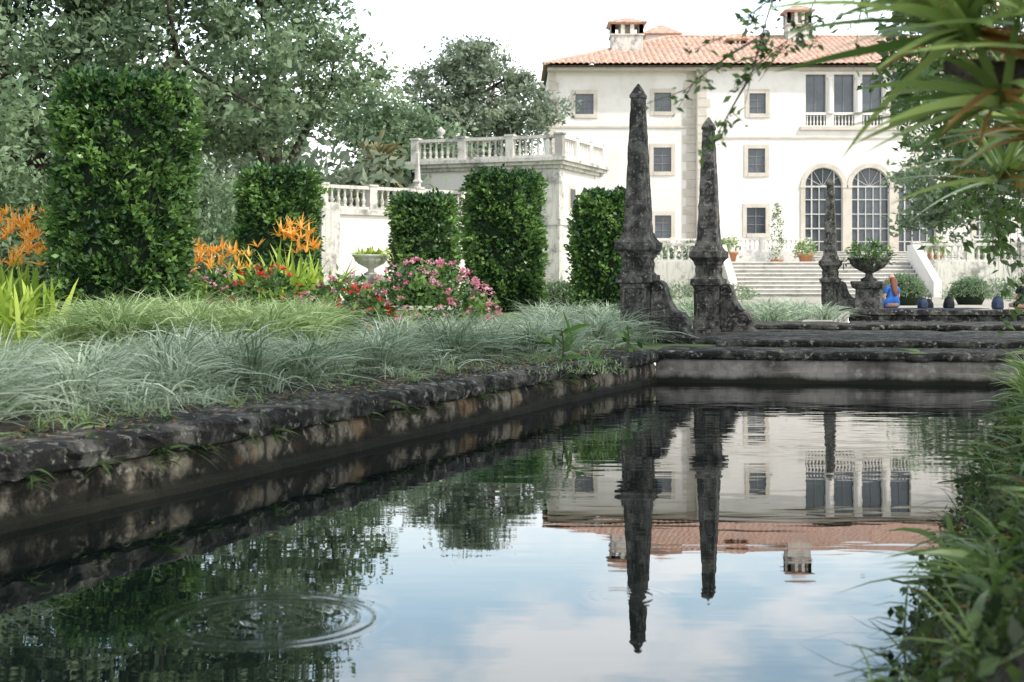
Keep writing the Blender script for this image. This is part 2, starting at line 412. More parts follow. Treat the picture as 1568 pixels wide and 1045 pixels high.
# ------------------------------------------------------------------ grass
def wall_x(y): return -2.04 + .41 * (y - 5.66)
def tufts(name, cents, nb, Lr, wr, mat, leanmax=.75, spread=.07, drp=(.5, 1.1), seg=5):
    c = np.repeat(np.array(cents), nb, 0); n = len(c)
    cl = np.repeat(R.uniform(.78, 1.2, len(cents)), nb); ctint = np.repeat(np.clip(R.normal(.48, .14, len(cents)), 0, 1), nb)
    c = c + np.stack([R.normal(size=n) * spread, R.normal(size=n) * spread, np.zeros(n)], 1)
    return blade_obj(name, c, R.uniform(0, 2 * math.pi, n), R.uniform(*Lr, n) * cl, R.uniform(*wr, n), np.abs(R.normal(0, leanmax * .6, n)),
                     R.uniform(*drp, n), mat, np.clip(ctint + R.normal(size=n) * .27, 0, 1), None, seg)
def scatter(n, fn, dmin):
    out = []; tries = 0
    while len(out) < n and tries < n * 60:
        tries += 1; p = fn()
        if all((p[0] - q[0]) ** 2 + (p[1] - q[1]) ** 2 > dmin * dmin for q in out): out.append(p)
    return out
def f1():
    y = R.uniform(4.4, 15.8)
    if y < 9: dx = R.uniform(.8, 3.9)
    elif y < 10.3: dx = R.uniform(.85, 2.7)
    elif y < 12.6: dx = R.uniform(.85, 1.5)
    else: dx = R.uniform(.8, 2.0)
    return (wall_x(y) - dx, y, .30)
tufts('liriope_border', scatter(92, f1, .47), 240, (.40, .68), (.007, .015), M_liri, .95, .06, (.5, 1.15))
C = [(wall_x(y) - .62 - R.uniform(0, .28), y, .3) for y in R.uniform(4.5, 16, 40)]
tufts('liriope_edging', C, 50, (.18, .40), (.006, .011), M_liri, 1.2, .07, (.8, 1.3))
tufts('ribbon_grass', scatter(56, lambda: (R.uniform(-4.9, -2.35), R.uniform(15.4, 18.8), .3), .36), 150, (.5, .85), (.012, .022), M_lgrass, .9)
tufts('ribbon_grass', scatter(20, lambda: (R.uniform(.4, 1.3), R.uniform(17, 21.0), .3), .4), 120, (.4, .65), (.012, .02), M_liri)
tufts('liriope_border', scatter(34, lambda: (R.uniform(2.9, 5.2), R.uniform(21.5, 28.5), .3), .45), 110, (.35, .6), (.013, .022), M_liri)
P = np.stack([R.uniform(-3.2, .9, 9000), R.uniform(10.6, 18.5, 9000), np.full(9000, .3)], 1)
blade_obj('lawn_grass', P, R.uniform(0, 6.283, 9000), R.uniform(.03, .08, 9000), R.uniform(.005, .009, 9000), R.uniform(.1, .9, 9000), R.uniform(.2, .9, 9000), M_lgrass, R.uniform(0, .8, 9000), None, 3)
def strap(name, x, y, n, Ls, w, mat, z=.3, spread=.25, lean=.5, droop=(.1, .5)):
    b = np.stack([x + R.normal(size=n) * spread, y + R.normal(size=n) * spread, np.full(n, z)], 1)
    return blade_obj(name, b, R.uniform(0, 6.283, n), R.uniform(Ls * .6, Ls * 1.1, n), R.uniform(w * .7, w * 1.2, n), np.abs(R.normal(0, lean, n)),
              R.uniform(*droop, n), mat, np.clip(R.normal(.5, .25, n), 0, 1), seg=6, wprof=np.array([.5, .85, 1, .9, .6, .05]))
for x, y, n, Ls in ((-6.6, 17.5, 60, 1.05), (-5.9, 17.3, 50, .95), (-7.3, 19.5, 40, 1.3), (-3.55, 21.5, 55, 1.5), (-2.9, 21.8, 45, 1.2), (-4.2, 21.9, 40, 1.2)):
    strap('crinum_lily', x, y, n, Ls, .075, M_lime)
def orange_plant(x, y, z0, z1, n, rad):
    e = empty('heliconia_plant', (x, y, .3))
    k = n; b = np.stack([R.normal(size=k) * rad * .5, R.normal(size=k) * rad * .5, np.full(k, 0.)], 1)
    blade_obj('leaves', b, R.uniform(0, 6.283, k), np.full(k, (z0 - .3) * 1.2), np.full(k, .08), np.abs(R.normal(0, .4, k)), R.uniform(.1, .5, k), M_lime, R.uniform(0, .6, k), e, 6, np.array([.4, .8, 1, .9, .6, .05]))
    heads = np.stack([R.normal(size=n) * rad * .6, R.normal(size=n) * rad * .3, R.uniform(z0, z1 - .12, n) - .3], 1)
    m = 7; bb = np.repeat(heads, m, 0); q = len(bb)
    blade_obj('bracts', bb, R.uniform(0, 6.283, q), R.uniform(.10, .26, q), np.full(q, .032), R.uniform(.1, 1.3, q), R.uniform(-.3, .5, q), M_orange, R.uniform(0, 1, q), e, 5)
orange_plant(-4.75, 22.3, 1.15, 1.66, 44, .62)
orange_plant(-3.35, 22.6, 1.40, 2.0, 26, .32)
orange_plant(-7.05, 20.2, 1.2, 2.1, 60, .5)
def flower_bush(name, x, y, rx, h, npink, mat_f, ry=.7):
    e = empty(name, (x, y, .3))
    leaf_mass('leaves', [((0, 0, .05), (rx, ry, h - .05))], 50, 9, .10, M_topi, .12, parent=e)
    n = npink; d = sph(n); d[:, 2] = np.abs(d[:, 2]); d[:, 1] = -np.abs(d[:, 1]) * R.choice([1, 1, -1], n)
    p = np.array([0, 0, .05]) + d * np.array([rx, ry, h]) * 1.02
    k = 14; off = R.normal(size=(n, k, 3)) * np.array([.026, .026, .014])
    V = leaves((p[:, None] + off).reshape(-1, 3), .036, .9, up=2.5, outward=np.repeat(d, k, 0), ow=.6)
    leaf_obj('flowers', V, np.clip(np.repeat(R.normal(.5, .25, n), k) + R.normal(size=n * k) * .15, 0, 1), mat_f, e)
flower_bush('pink_pentas_bush', -1.15, 19.0, .98, .92, 110, M_pink)
flower_bush('pink_pentas_bush', -2.35, 19.8, .65, .72, 50, M_pink)
flower_bush('red_pentas_bush', -1.95, 18.6, .40, .60, 26, M_red, .4)
flower_bush('red_pentas_bush', -3.5, 20.3, .6, .88, 50, M_red)
flower_bush('pink_pentas_bush', -4.4, 20.6, .7, .80, 40, M_pink)

# ------------------------------------------------------------------ ground, pool
poolA = (-5.59, -3.0); poolB = (1.42, 14.05); poolC = (4.9, 13.45); poolD = (-1.5, -3.0)
pool = [poolA, poolB, poolC, poolD]
dcan = Vector((poolC[0] - poolD[0], poolC[1] - poolD[1])).normalized(); nr = Vector((dcan.y, -dcan.x))
cutC = tuple(Vector(poolC) + nr * .75); cutD = tuple(Vector(poolD) + nr * .75)
hole = [poolA, poolB, poolC, cutC, cutD]
basin = [(4.35, 20.2), (8.9, 19.4), (11.2, 27.2), (6.6, 27.9)]
bm = bmesh.new()
def loop(pts, z):
    vs = [bm.verts.new((p[0], p[1], z)) for p in pts]
    return [bm.edges.new((vs[i], vs[(i + 1) % len(vs)])) for i in range(len(vs))]
E = loop([(-900, -400), (900, -400), (900, 1500), (-900, 1500)], .3) + loop(hole, .3) + loop(basin, .3)
bmesh.ops.triangle_fill(bm, edges=E, use_beauty=True)
bmesh.ops.recalc_face_normals(bm, faces=bm.faces)
def inpoly(p, poly):
    c = False; j = len(poly) - 1
    for i in range(len(poly)):
        if (poly[i][1] > p[1]) != (poly[j][1] > p[1]) and p[0] < (poly[j][0] - poly[i][0]) * (p[1] - poly[i][1]) / (poly[j][1] - poly[i][1]) + poly[i][0]: c = not c
        j = i
    return c
kill = [f for f in bm.faces if inpoly(f.calc_center_median(), hole) or inpoly(f.calc_center_median(), basin)]
bmesh.ops.delete(bm, geom=kill, context='FACES_ONLY')
me = bpy.data.meshes.new('ground'); bm.to_mesh(me); bm.free(); me.materials.append(M_ground)
link(bpy.data.objects.new('ground', me))
w = MB(); w.quad((poolA[0] - .3, -3, 0), (poolD[0] + .9, -3, 0), (5.8, 14.2, 0), (1.2, 14.3, 0), M_water); w.build('pool_water')
w = MB(); w.quad((4.1, 20, .10), (9.1, 19.2, .10), (11.4, 27.4, .10), (6.4, 28.1, .10), M_water); w.build('upper_basin_water')

def sweep(name, p0, p1, prof, mat, step=.14, jit=.006, joints=1.25, parent=None, wallside=1):
    p0 = Vector((*p0, 0)); p1 = Vector((*p1, 0)); d = (p1 - p0); Ln = d.length; d.normalize(); nrm = Vector((d.y, -d.x, 0)) * wallside
    ns = max(2, int(Ln / step)); mb = MB(); vs = []; fs = []; k = len(prof)
    for i in range(ns + 1):
        s = i / ns * Ln; near = abs((s / joints) - round(s / joints)) * joints < step * .55 if joints else False
        lo = .010 * math.sin(s * 1.9) + .006 * math.sin(s * 4.7 + 1)
        for j, (t, z) in enumerate(prof):
            q = p0 + d * s + nrm * (t + random.gauss(0, jit) + lo - (.012 if near and t > -.1 else 0)); zz = z + random.gauss(0, jit) * .7 + (-.014 if near and z > .2 else 0)
            vs.append((q.x, q.y, zz))
    for i in range(ns):
        for j in range(k - 1): fs.append((i * k + j, i * k + j + 1, (i + 1) * k + j + 1, (i + 1) * k + j))
    mb.add(vs, fs, mat); return mb.build(name, parent, False)
cop = [(-.50, .27), (-.50, .312), (-.3, .32), (-.12, .32), (-.02, .318), (.03, .31), (.048, .295), (.052, .27), (.050, .24), (.045, .21), (.02, .195), (-.02, .19)]
pw = empty('pool_wall')
sweep('coping', poolA, poolB, cop, M_cope, .07, .006, parent=pw)
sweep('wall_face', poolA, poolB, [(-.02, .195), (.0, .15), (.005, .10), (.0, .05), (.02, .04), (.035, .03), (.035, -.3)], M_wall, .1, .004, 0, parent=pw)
sweep('soil_strip', poolA, poolB, [(-1.3, .304), (-1.0, .31), (-.75, .315), (-.49, .308)], M_soil, .2, .008, 0, parent=pw)
dl = Vector((poolB[0] - poolA[0], poolB[1] - poolA[1])).normalized(); nl_ = Vector((dl.y, -dl.x))
def cop_pts(n, t0, t1, s0=7.5, s1=18.3, z=.322):
    s = R.uniform(s0, s1, n); tt = R.uniform(t0, t1, n)
    return np.array([[*(Vector(poolA) + dl * a + nl_ * b_), z] for a, b_ in zip(s, tt)])
P = np.concatenate([cop_pts(700, -.55, -.1), cop_pts(160, -.2, .03)])
V = leaves(P, .034, .5, up=6); V[..., 2] = .322 + np.abs(V[..., 2] - .322) * .4
leaf_obj('leaf_litter', V, R.uniform(0, .7, len(P)), M_dead, pw)
P = cop_pts(90, -.5, .02); k = 12; n = len(P) * k; pp = np.repeat(P, k, 0) + np.stack([R.normal(size=n) * .04, R.normal(size=n) * .04, np.zeros(n)], 1)
leaf_obj('creeping_moss', leaves(pp, .025, .7, up=1.5), R.uniform(0, .8, n), M_moss, pw)
P = cop_pts(40, -.5, -.2); k = 12; n = len(P) * k; pp = np.repeat(P, k, 0) + R.normal(size=(n, 3)) * .012
blade_obj('stray_grass', pp, R.uniform(0, 6.283, n), R.uniform(.06, .2, n), R.uniform(.004, .007, n), R.uniform(.2, 1.2, n), R.uniform(.5, 1.2, n), M_lgrass, R.uniform(0, .6, n), pw)
P = cop_pts(30, .035, .05, 7.6, 16, .20); k = 9; n = len(P) * k; pp = np.repeat(P, k, 0) + R.normal(size=(n, 3)) * np.array([.02, .02, .02])
blade_obj('wall_ferns', pp, np.arctan2(nl_.y, nl_.x) + R.normal(size=n) * .8, R.uniform(.04, .12, n), R.uniform(.008, .016, n), R.uniform(.8, 1.6, n), R.uniform(.5, 1.4, n), M_moss, R.uniform(.3, 1, n), pw)
pw = empty('pool_wall')
sweep('coping', poolB, (5.75, 13.30), [(-.9, .30), (-.9, .312), (-.3, .312), (.0, .312), (.03, .30), (.045, .28), (.045, .25), (.02, .23), (-.02, .225)], M_cope, .1, .004, parent=pw)
sweep('wall_face', poolB, (5.75, 13.30), [(-.02, .23), (0, .18), (0, .12), (.05, .11), (.05, -.3)], M_farwall, .2, .003, 0, parent=pw)
st = empty('stone_step')
sweep('riser', (2.15, 15.0), (6.5, 14.3), [(-3.5, .368), (-.35, .372), (0, .375), (.02, .36), (.02, .33), (0, .30)], M_cope, .2, .003, 1.4, parent=st)
sweep('riser_upper', (3.0, 18.4), (8.5, 17.7), [(-1.6, .43), (-.35, .435), (0, .435), (.02, .42), (.02, .39), (0, .36)], M_cope, .2, .003, 1.4, parent=st)
bw = empty('basin_wall')
sweep('left_wall', (4.3, 19.6), basin[3], [(-.4, .30), (-.4, .40), (0, .40), (.03, .38), (.03, .30), (0, .29), (0, -.1)], M_pave, .25, .004, 1.3, parent=bw)
sweep('far_wall', basin[3], basin[2], [(-.6, .42), (-.2, .44), (.05, .44), (.07, .40), (.07, .34), (0, .33), (0, .22), (.25, .215), (.25, .15), (.25, -.1)], M_cope, .25, .004, 1.3, parent=bw)
sweep('right_wall', basin[2], basin[1], [(-.4, .30), (-.4, .38), (0, .38), (.03, .36), (.03, .30), (0, .29), (0, -.1)], M_cope, .25, .004, 1.3, parent=bw)
sweep('near_wall', basin[1], basin[0], [(-.3, .30), (-.3, .375), (0, .375), (0, -.1)], M_cope, .25, .004, 1.3, parent=bw)
g = MB(); g.quad((3.4, 30.5, .304), (40, 30.5, .304), (40, 60, .304), (6, 60, .304), M_gravel)
g.quad((-8, 33, .304), (2.8, 34, .304), (3.4, 50, .304), (-8, 50, .304), M_gravel); g.build('gravel_path')

# ------------------------------------------------------------------ obelisks
ROT = -.38
def obelisk(x, y, z, s=1., scroll=True, mirror=1, hi=True, mt=None):
    M_o = mt or M_obel
    e = empty('stone_obelisk', (x, y, z)); e.scale = (s, s, s)
    e.rotation_euler = (0, 0, ROT)
    k = .00739 / 1.27
    prof = [(0, 36), (6, 36), (12, 36), (13, 31), (24, 30.5), (28, 30), (30, 26), (38, 25), (50, 25.5), (62, 25.5), (74, 25), (84, 25), (86, 29), (90, 30), (92, 35), (103, 35), (104, 30), (108, 26), (118, 25), (127, 25), (130, 28), (134, 29), (138, 33), (142, 38), (153, 38), (154, 34), (158, 30), (162, 27), (168, 26)]
    b = MB(); b.sqd((0, 0, 0), [(h * .00739, w * k) for h, w in prof], M_o, 6, .0018)
    b.build('pedestal', e)
    b = MB(); sh = [(168 + 205 * t, 23.5 - 11.5 * t) for t in np.linspace(0, 1, 26)]
    sh += [(374, 14.2), (378, 14), (382, 11.5), (389, 7), (396, 1)]
    b.sqd((0, 0, 0), [(h * .00739, w * k) for h, w in sh], M_o, 4, .0020)
    b.build('shaft', e)
    c = MB(); F = .1495
    for a in range(4):
        an = a * math.pi / 2; Rm = Matrix.Rotation(an, 3, 'Z')
        def pt(u, d, h): return tuple(Rm @ Vector((u, -F - d, h)))
        for cx, cz, wx, wz in ((0, .225, .25, .022), (0, .625, .25, .022), (-.125, .43, .022, .37), (.125, .43, .022, .37)):
            q = Rm @ Vector((cx, -F - .005, cz)); c.box(q, (wx, .03, wz), M_o, an)
        if hi:
            for sx in (-1, 1):
                for cv, r0, dr in ((.36, .045, 1), (.50, .045, -1)):
                    pts = []; rr = []
                    for i in range(14):
                        th = i * .5; r = r0 * (1 - i / 17); pts.append(pt(sx * (.055 + r * math.cos(th) * dr * .9), .003, cv + dr * r * math.sin(th))); rr.append(.011 * (1 - i / 28))
                    c.tube(pts, rr, M_o, 5)
            c.tube([pt(0, 0, .26), pt(.012, .004, .36), pt(-.008, .004, .46), pt(0, 0, .59)], [.016, .011, .014, .008], M_o, 6)
            for u, hh in ((0, .43), (-.06, .28), (.06, .28), (-.06, .575), (.06, .575)):
                q = pt(u, -.002, hh - .02); c.lathe(q, [(0, .006), (.012, .02), (.025, .022), (.038, .006)], M_o, 7)
        for i in range(7):
            q = Rm @ Vector(((i - 3) * .034, -.146, .875 - abs(i - 3) * .004))
            c.lathe((q.x, q.y, q.z), [(-.04, .006), (0, .017), (.04, .018), (.062, .006)], M_o, 6)
    c.build('carving', e)
    if scroll:
        pr = [(.14, 0), (.60, 0), (.62, .10), (.585, .13), (.60, .20), (.575, .29), (.52, .345), (.455, .36), (.41, .40), (.375, .47), (.345, .56), (.33, .62), (.30, .68), (.25, .705), (.20, .69), (.14, .66)]
        sgn, th = mirror, .2
        b = MB(); n = len(pr); vs = [(sgn * u, -th / 2, v) for u, v in pr] + [(sgn * u, th / 2, v) for u, v in pr]
        fs = [tuple(range(n)), tuple(range(2 * n - 1, n - 1, -1))] + [(i, (i + 1) % n, n + (i + 1) % n, n + i) for i in range(n)]
        b.add(vs, fs, M_o)
        b.box((sgn * .38, 0, .045), (.52, th * 1.25, .09), M_o)
        for yy in (-.5, .5):
            for (cu, cv, r0) in ((.475, .215, .105), (.245, .60, .062)):
                pts = []; rr = []
                for i in range(26):
                    a = i * .5; r = r0 * (1 - i / 29); pts.append((sgn * (cu + r * math.cos(a)), yy * th * 1.05, cv + r * math.sin(a))); rr.append(.016 * (1 - i / 45))
                b.tube(pts, rr, M_o, 6)
                b.lathe((sgn * cu, yy * th * 1.03, cv - .02), [(0, .008), (.012, .022), (.028, .022), (.04, .008)], M_o, 8)
            b.tube([(sgn * .56, yy * th, .29), (sgn * .50, yy * th, .325), (sgn * .42, yy * th, .365), (sgn * .36, yy * th, .46), (sgn * .31, yy * th, .57)], [.012, .016, .018, .018, .012], M_o, 6)
            b.tube([(sgn * .19, yy * th * 1.0, .12), (sgn * .20, yy * th, .3), (sgn * .19, yy * th, .5)], [.02, .024, .012], M_o, 6)
        b.build('scroll_buttress', e, bevel=.008)
    return e
obelisk(1.43, 16.1, .30)
obelisk(2.49, 18.0, .30, .945)
obelisk(6.58, 29.4, .31, .965)
obelisk(5.75, 15.2, .31, 1, True, 1)
obelisk(-3.55, 53.5, 4.05, .62, False, 1, False, M_whitest)
ms = MB(); ms.box((1.75, 16.2, .33), (1.5, .8, .07), M_cope, ROT); ms.box((2.8, 18.1, .335), (1.45, .75, .075), M_cope, ROT); ms.box((6.8, 29.4, .335), (1.5, .8, .08), M_cope, ROT)
ms.build('obelisk_footing', jitter=.003, cuts=2)

# ------------------------------------------------------------------ urn planters
def urn(x, y, z, s, ph, plant_mat, plant='bush', mat=M_obel, name='urn_planter'):
    e = empty(name, (x, y, z)); e.rotation_euler = (0, 0, ROT)
    b = MB(); b.sq((0, 0, 0), [(0, .33 * s), (.10 * s, .33 * s), (.11 * s, .26 * s), (ph * .75, .24 * s), (ph * .8, .30 * s), (ph * .92, .33 * s), (ph, .33 * s)], mat); b.build('pedestal', e, bevel=.01)
    b = MB(); b.lathe((0, 0, ph), [(0, .17 * s), (.05 * s, .17 * s), (.09 * s, .08 * s), (.15 * s, .07 * s), (.20 * s, .16 * s), (.27 * s, .30 * s), (.36 * s, .38 * s), (.42 * s, .40 * s), (.45 * s, .44 * s), (.48 * s, .44 * s), (.47 * s, .36 * s), (.42 * s, .33 * s)], mat, 20)
    b.build('bowl', e, True)
    if plant == 'bush':
        leaf_mass('plant', [((0, 0, ph + .42 * s), (.46 * s, .46 * s, .38 * s))], 60, 9, .11 * s, plant_mat, .12, parent=e, aspect=.35)
    else:
        n = 190; blade_obj('plant', np.tile(np.array([[0, 0, ph + .42 * s]]), (n, 1)) + R.normal(size=(n, 3)) * np.array([.15, .15, .05]), R.uniform(0, 6.283, n), R.uniform(.15, .36, n) * s, np.full(n, .06 * s), R.uniform(0, 1.5, n), R.uniform(.3, 1., n), plant_mat, R.uniform(0, 1, n), e)
urn(7.33, 29.2, .31, 1., .68, M_topi)
urn(-3.27, 33, .3, 1., .82, M_lime, 'strap', M_whitest)

# ------------------------------------------------------------------ balustrade helper
def baluster(mb, x, y, z, h, r, m, n=7):
    mb.lathe((x, y, z), [(0, r), (h * .08, r), (h * .12, r * .6), (h * .35, r * 1.05), (h * .55, r * .55), (h * .85, r * .5), (h * .9, r * .9), (h, r * .9)], m, n)
def balustrade(parent, p0, p1, z, h, m, spacing=.3, posts=2.6, th=.3, name='balustrade', r=.08):
    p0 = Vector(p0); p1 = Vector(p1); d = p1 - p0; Ln = d.length; d.normalize(); a = math.atan2(d.y, d.x); mb = MB(); c = (p0 + p1) / 2
    mb.box((c.x, c.y, z + .06 * h), (Ln, th, .12 * h), m, a); mb.box((c.x, c.y, z + h * .93), (Ln, th * 1.15, .14 * h), m, a)
    np_ = max(1, round(Ln / posts))
    for i in range(np_ + 1):
        q = p0 + d * (Ln * i / np_); mb.box((q.x, q.y, z + h * .5), (th * 1.3, th * 1.3, h * 1.004), m, a); mb.box((q.x, q.y, z + h * 1.04), (th * 1.6, th * 1.6, h * .08), m, a)
    nb = int(Ln / spacing)
    for i in range(nb):
        q = p0 + d * ((i + .5) * Ln / nb); baluster(mb, q.x, q.y, z + .12 * h, h * .75, r, m)
    return mb.build(name, parent)

# ------------------------------------------------------------------ garden pavilion
pv = empty('garden_pavilion')
a1 = Vector((.93, -.37)).normalized(); a2 = Vector((.37, .93)).normalized(); cor = Vector((1.96, 60))
def pvp(s, t): q = cor - a1 * s + a2 * t; return (q.x, q.y)
def pvbox(mb, s0, s1, t0, t1, z0, z1, m):
    vs = [(*pvp(s, t), z) for z in (z0, z1) for s, t in ((s0, t0), (s1, t0), (s1, t1), (s0, t1))]
    mb.add(vs, [(3, 2, 1, 0), (4, 5, 6, 7), (0, 1, 5, 4), (1, 2, 6, 5), (2, 3, 7, 6), (3, 0, 4, 7)], m)
b = MB()
pvbox(b, .003, 6.6, .003, 5.5, .3, 5.85, M_white)
for s0, s1 in ((-.06, .75), (5.9, 6.66)): pvbox(b, s0, s1, -.06, .5, .3, 5.8, M_whitest)
pvbox(b, -.055, .4, 4.8, 5.56, .3, 5.8, M_white)
pvbox(b, -.12, 6.72, -.12, 5.62, .3, .95, M_whitest)
pvbox(b, -.10, 6.70, -.10, 5.60, 3.35, 3.6, M_whitest)
b.build('walls', pv)
b = MB(); pvbox(b, -.15, 6.75, -.15, 5.65, 5.75, 5.9, M_whitest); pvbox(b, -.3, 6.9, -.3, 5.8, 5.9, 6.05, M_whitest); pvbox(b, -.42, 7.0, -.42, 5.9, 6.05, 6.2, M_whitest); b.build('cornice', pv)
b = MB()
for t, z0, z1 in ((1.3, 4.0, 5.1), (3.4, 4.0, 5.1), (2.4, 1.0, 3.0)):
    pvbox(b, -.03, .05, t, t + .9, z0, z1, M_trim); pvbox(b, -.04, .05, t + .14, t + .76, z0 + .14, z1 - .14, M_glass)
pvbox(b, 2.6, 3.6, -.03, .05, 1.0, 3.1, M_trim); pvbox(b, 2.74, 3.46, -.04, .05, 1.14, 2.96, M_glass)
b.build('windows', pv)
balustrade(pv, pvp(-.1, -.1), pvp(6.6, -.1), 6.2, .95, M_whitest, .27, 2.2, .26)
balustrade(pv, pvp(-.1, -.1), pvp(-.1, 5.5), 6.2, .95, M_white, .27, 2.2, .26)
b = MB()
b.lathe((*pvp(5.4, -.1), 7.2), [(0, .12), (.05, .12), (.1, .05), (.2, .17), (.33, .19), (.42, .08), (.5, .02)], M_whitest, 10)
b.build('ball_finial', pv, True)
tw = empty('terrace_wall')
def wallrun(p0, p1, z0, z1, th, mb, m):
    p0 = Vector(p0); p1 = Vector(p1); c = (p0 + p1) / 2; d = p1 - p0; mb.box((c.x, c.y, (z0 + z1) / 2), (d.length, th, z1 - z0), m, math.atan2(d.y, d.x))
b = MB(); wallrun((-6.75, 50.2), (-.3, 55.5), .3, 3.35, .5, b, M_white); wallrun((-6.8, 50.1), (-.3, 55.45), 3.35, 3.55, .66, b, M_whitest)
b.box((-6.6, 50.25, 2.0), (.75, .75, 3.5), M_whitest, .68); b.build('wall', tw)
balustrade(tw, (-6.7, 50.2), (-.3, 55.5), 3.55, .85, M_whitest, .26, 2.3, .24)

# ------------------------------------------------------------------ palace
h = empty('villa', (2.8, 109, 3))
S5 = .05
U = lambda u: (u - 784) * S5
Vv = lambda v: 1 + (430 - v) * S5
class HB(MB):
    def build(s, name, **k):
        s.v = [(x - 2.8, y - 109, z - 3) for x, y, z in s.v]; return MB.build(s, name, h, **k)
def facade(mb, u0, u1, v0, v1, y, ops, m, depth=.35):
    us = sorted({u0, u1, *[o[0] for o in ops], *[o[1] for o in ops]}); vs = sorted({v0, v1, *[o[2] for o in ops], *[o[3] for o in ops]})
    for i in range(len(us) - 1):
        for j in range(len(vs) - 1):
            cu, cv = (us[i] + us[i + 1]) / 2, (vs[j] + vs[j + 1]) / 2
            if any(o[0] < cu < o[1] and o[2] < cv < o[3] for o in ops): continue
            a, b_, c, d = U(us[i]), U(us[i + 1]), Vv(vs[j]), Vv(vs[j + 1])
            mb.quad((a, y, d), (b_, y, d), (b_, y, c), (a, y, c), m)
    for o in ops:
        a, b_, c, d = U(o[0]), U(o[1]), Vv(o[2]), Vv(o[3]); y2 = y + depth
        mb.quad((a, y, d), (a, y, c), (a, y2, c), (a, y2, d), m); mb.quad((b_, y, d), (b_, y, c), (b_, y2, c), (b_, y2, d), m)
        mb.quad((a, y, c), (b_, y, c), (b_, y2, c), (a, y2, c), m); mb.quad((a, y, d), (b_, y, d), (b_, y2, d), (a, y2, d), m)
Y1, Y2 = 109.0, 108.2
winL = [(881, 909, 144, 175), (1002, 1028, 142, 171), (1001, 1028, 226, 263), (1003, 1028, 330, 365), (884, 910, 232, 266), (884, 910, 330, 365)]
winR = [(1145, 1170, 145, 176), (1143, 1169, 229, 266), (1141, 1170, 319, 358)]
log = [(1231, 1262, 116, 194), (1274, 1305, 116, 194), (1317, 1348, 116, 194), (1360, 1391, 116, 194)]
arcs = [(1230, 1287, 258, 388), (1301, 1358, 258, 388), (1372, 1429, 258, 388), (1490, 1530, 300, 388)]
winR2 = [(1460, 1486, 145, 176), (1530, 1556, 145, 176), (1460, 1486, 229, 266), (1530, 1556, 229, 266), (1620, 1648, 145, 176), (1620, 1648, 229, 266), (1620, 1648, 320, 360)]
w = HB()
facade(w, 840, 1066, 106, 392, Y1, winL, M_white)
facade(w, 1066, 1700, 106, 392, Y2, winR + log + arcs + winR2, M_white, .5)
x0, xm, x1 = U(840), U(1066), U(1700); zt, zb = Vv(106), Vv(392)
w.quad((x0, Y1, zb), (x0, Y1, zt), (x0, 127, zt), (x0, 127, zb), M_white)
w.quad((xm, Y2, zb), (xm, Y2, zt), (xm, Y1, zt), (xm, Y1, zb), M_white)
w.quad((x1, Y2, zb), (x1, Y2, zt), (x1, 127, zt), (x1, 127, zb), M_white)
w.quad((x0, 127, zb), (x0, 127, zt), (x1, 127, zt), (x1, 127, zb), M_white)
for a0, a1_, v0, v1 in arcs:
    r = (a1_ - a0) / 2; cu = (a0 + a1_) / 2; sp = v0 + r; n = 16
    for i in range(n):
        t0, t1 = math.pi * i / n, math.pi * (i + 1) / n
        p = [(cu - r * math.cos(t), sp - r * math.sin(t)) for t in (t0, t1)]
        w.quad((U(p[0][0]), Y2 + .002, Vv(p[0][1])), (U(p[1][0]), Y2 + .002, Vv(p[1][1])), (U(p[1][0]), Y2 + .002, Vv(v0)), (U(p[0][0]), Y2 + .002, Vv(v0)), M_white)
        w.quad((U(p[0][0]), Y2, Vv(p[0][1])), (U(p[1][0]), Y2, Vv(p[1][1])), (U(p[1][0]), Y2 + .5, Vv(p[1][1])), (U(p[0][0]), Y2 + .5, Vv(p[0][1])), M_white)
w.build('walls')
t = HB(); gl = HB()
def fr(mb, u0, u1, v0, v1, y, wd, pr, m):
    mb.b2(U(u0 - wd), U(u0), y - pr, y + .05, Vv(v1 + wd), Vv(v0 - wd), m); mb.b2(U(u1), U(u1 + wd), y - pr, y + .05, Vv(v1 + wd), Vv(v0 - wd), m)
    mb.b2(U(u0), U(u1), y - pr, y + .05, Vv(v0), Vv(v0 - wd), m); mb.b2(U(u0), U(u1), y - pr - .04, y + .05, Vv(v1 + wd), Vv(v1), m)
for ops, y in ((winL, Y1), (winR + winR2, Y2)):
    for o in ops:
        fr(t, *o, y, 6, .07, M_trim)
        gl.b2(U(o[0]), U(o[1]), y + .22, y + .26, Vv(o[3]), Vv(o[2]), M_glass)
        uc = (o[0] + o[1]) / 2
        gl.b2(U(uc - .6), U(uc + .6), y + .16, y + .215, Vv(o[3]), Vv(o[2]), M_shut)
        for q in (.33, .66):
            vq = o[2] + (o[3] - o[2]) * q; gl.b2(U(o[0]), U(o[1]), y + .15, y + .21, Vv(vq + .5), Vv(vq - .5), M_shut)
for i, o in enumerate(log):
    gl.b2(U(o[0]), U(o[1]), Y2 + .46, Y2 + .5, Vv(o[3]), Vv(o[2]), M_glass)
    gl.b2(U((o[0] + o[1]) / 2 - .6), U((o[0] + o[1]) / 2 + .6), Y2 + .38, Y2 + .455, Vv(o[3]), Vv(o[2]), M_shut)
    for k in range(6):
        xx = U(o[0]) + (k + .5) * (U(o[1]) - U(o[0])) / 6; baluster(t, xx, Y2 + .1, Vv(194), .75, .07, M_white)
    t.b2(U(o[0]), U(o[1]), Y2 - .02, Y2 + .2, Vv(178), Vv(174), M_white)
for u in (1268, 1311, 1354):
    t.lathe((U(u), Y2 - .02, Vv(176)), [(0, .28), (.1, .28), (.15, .22), (2.5, .19), (2.6, .28), (2.75, .3)], M_white, 10)
t.b2(U(1222), U(1400), Y2 - .25, Y2 - .003, Vv(201), Vv(196), M_trim)
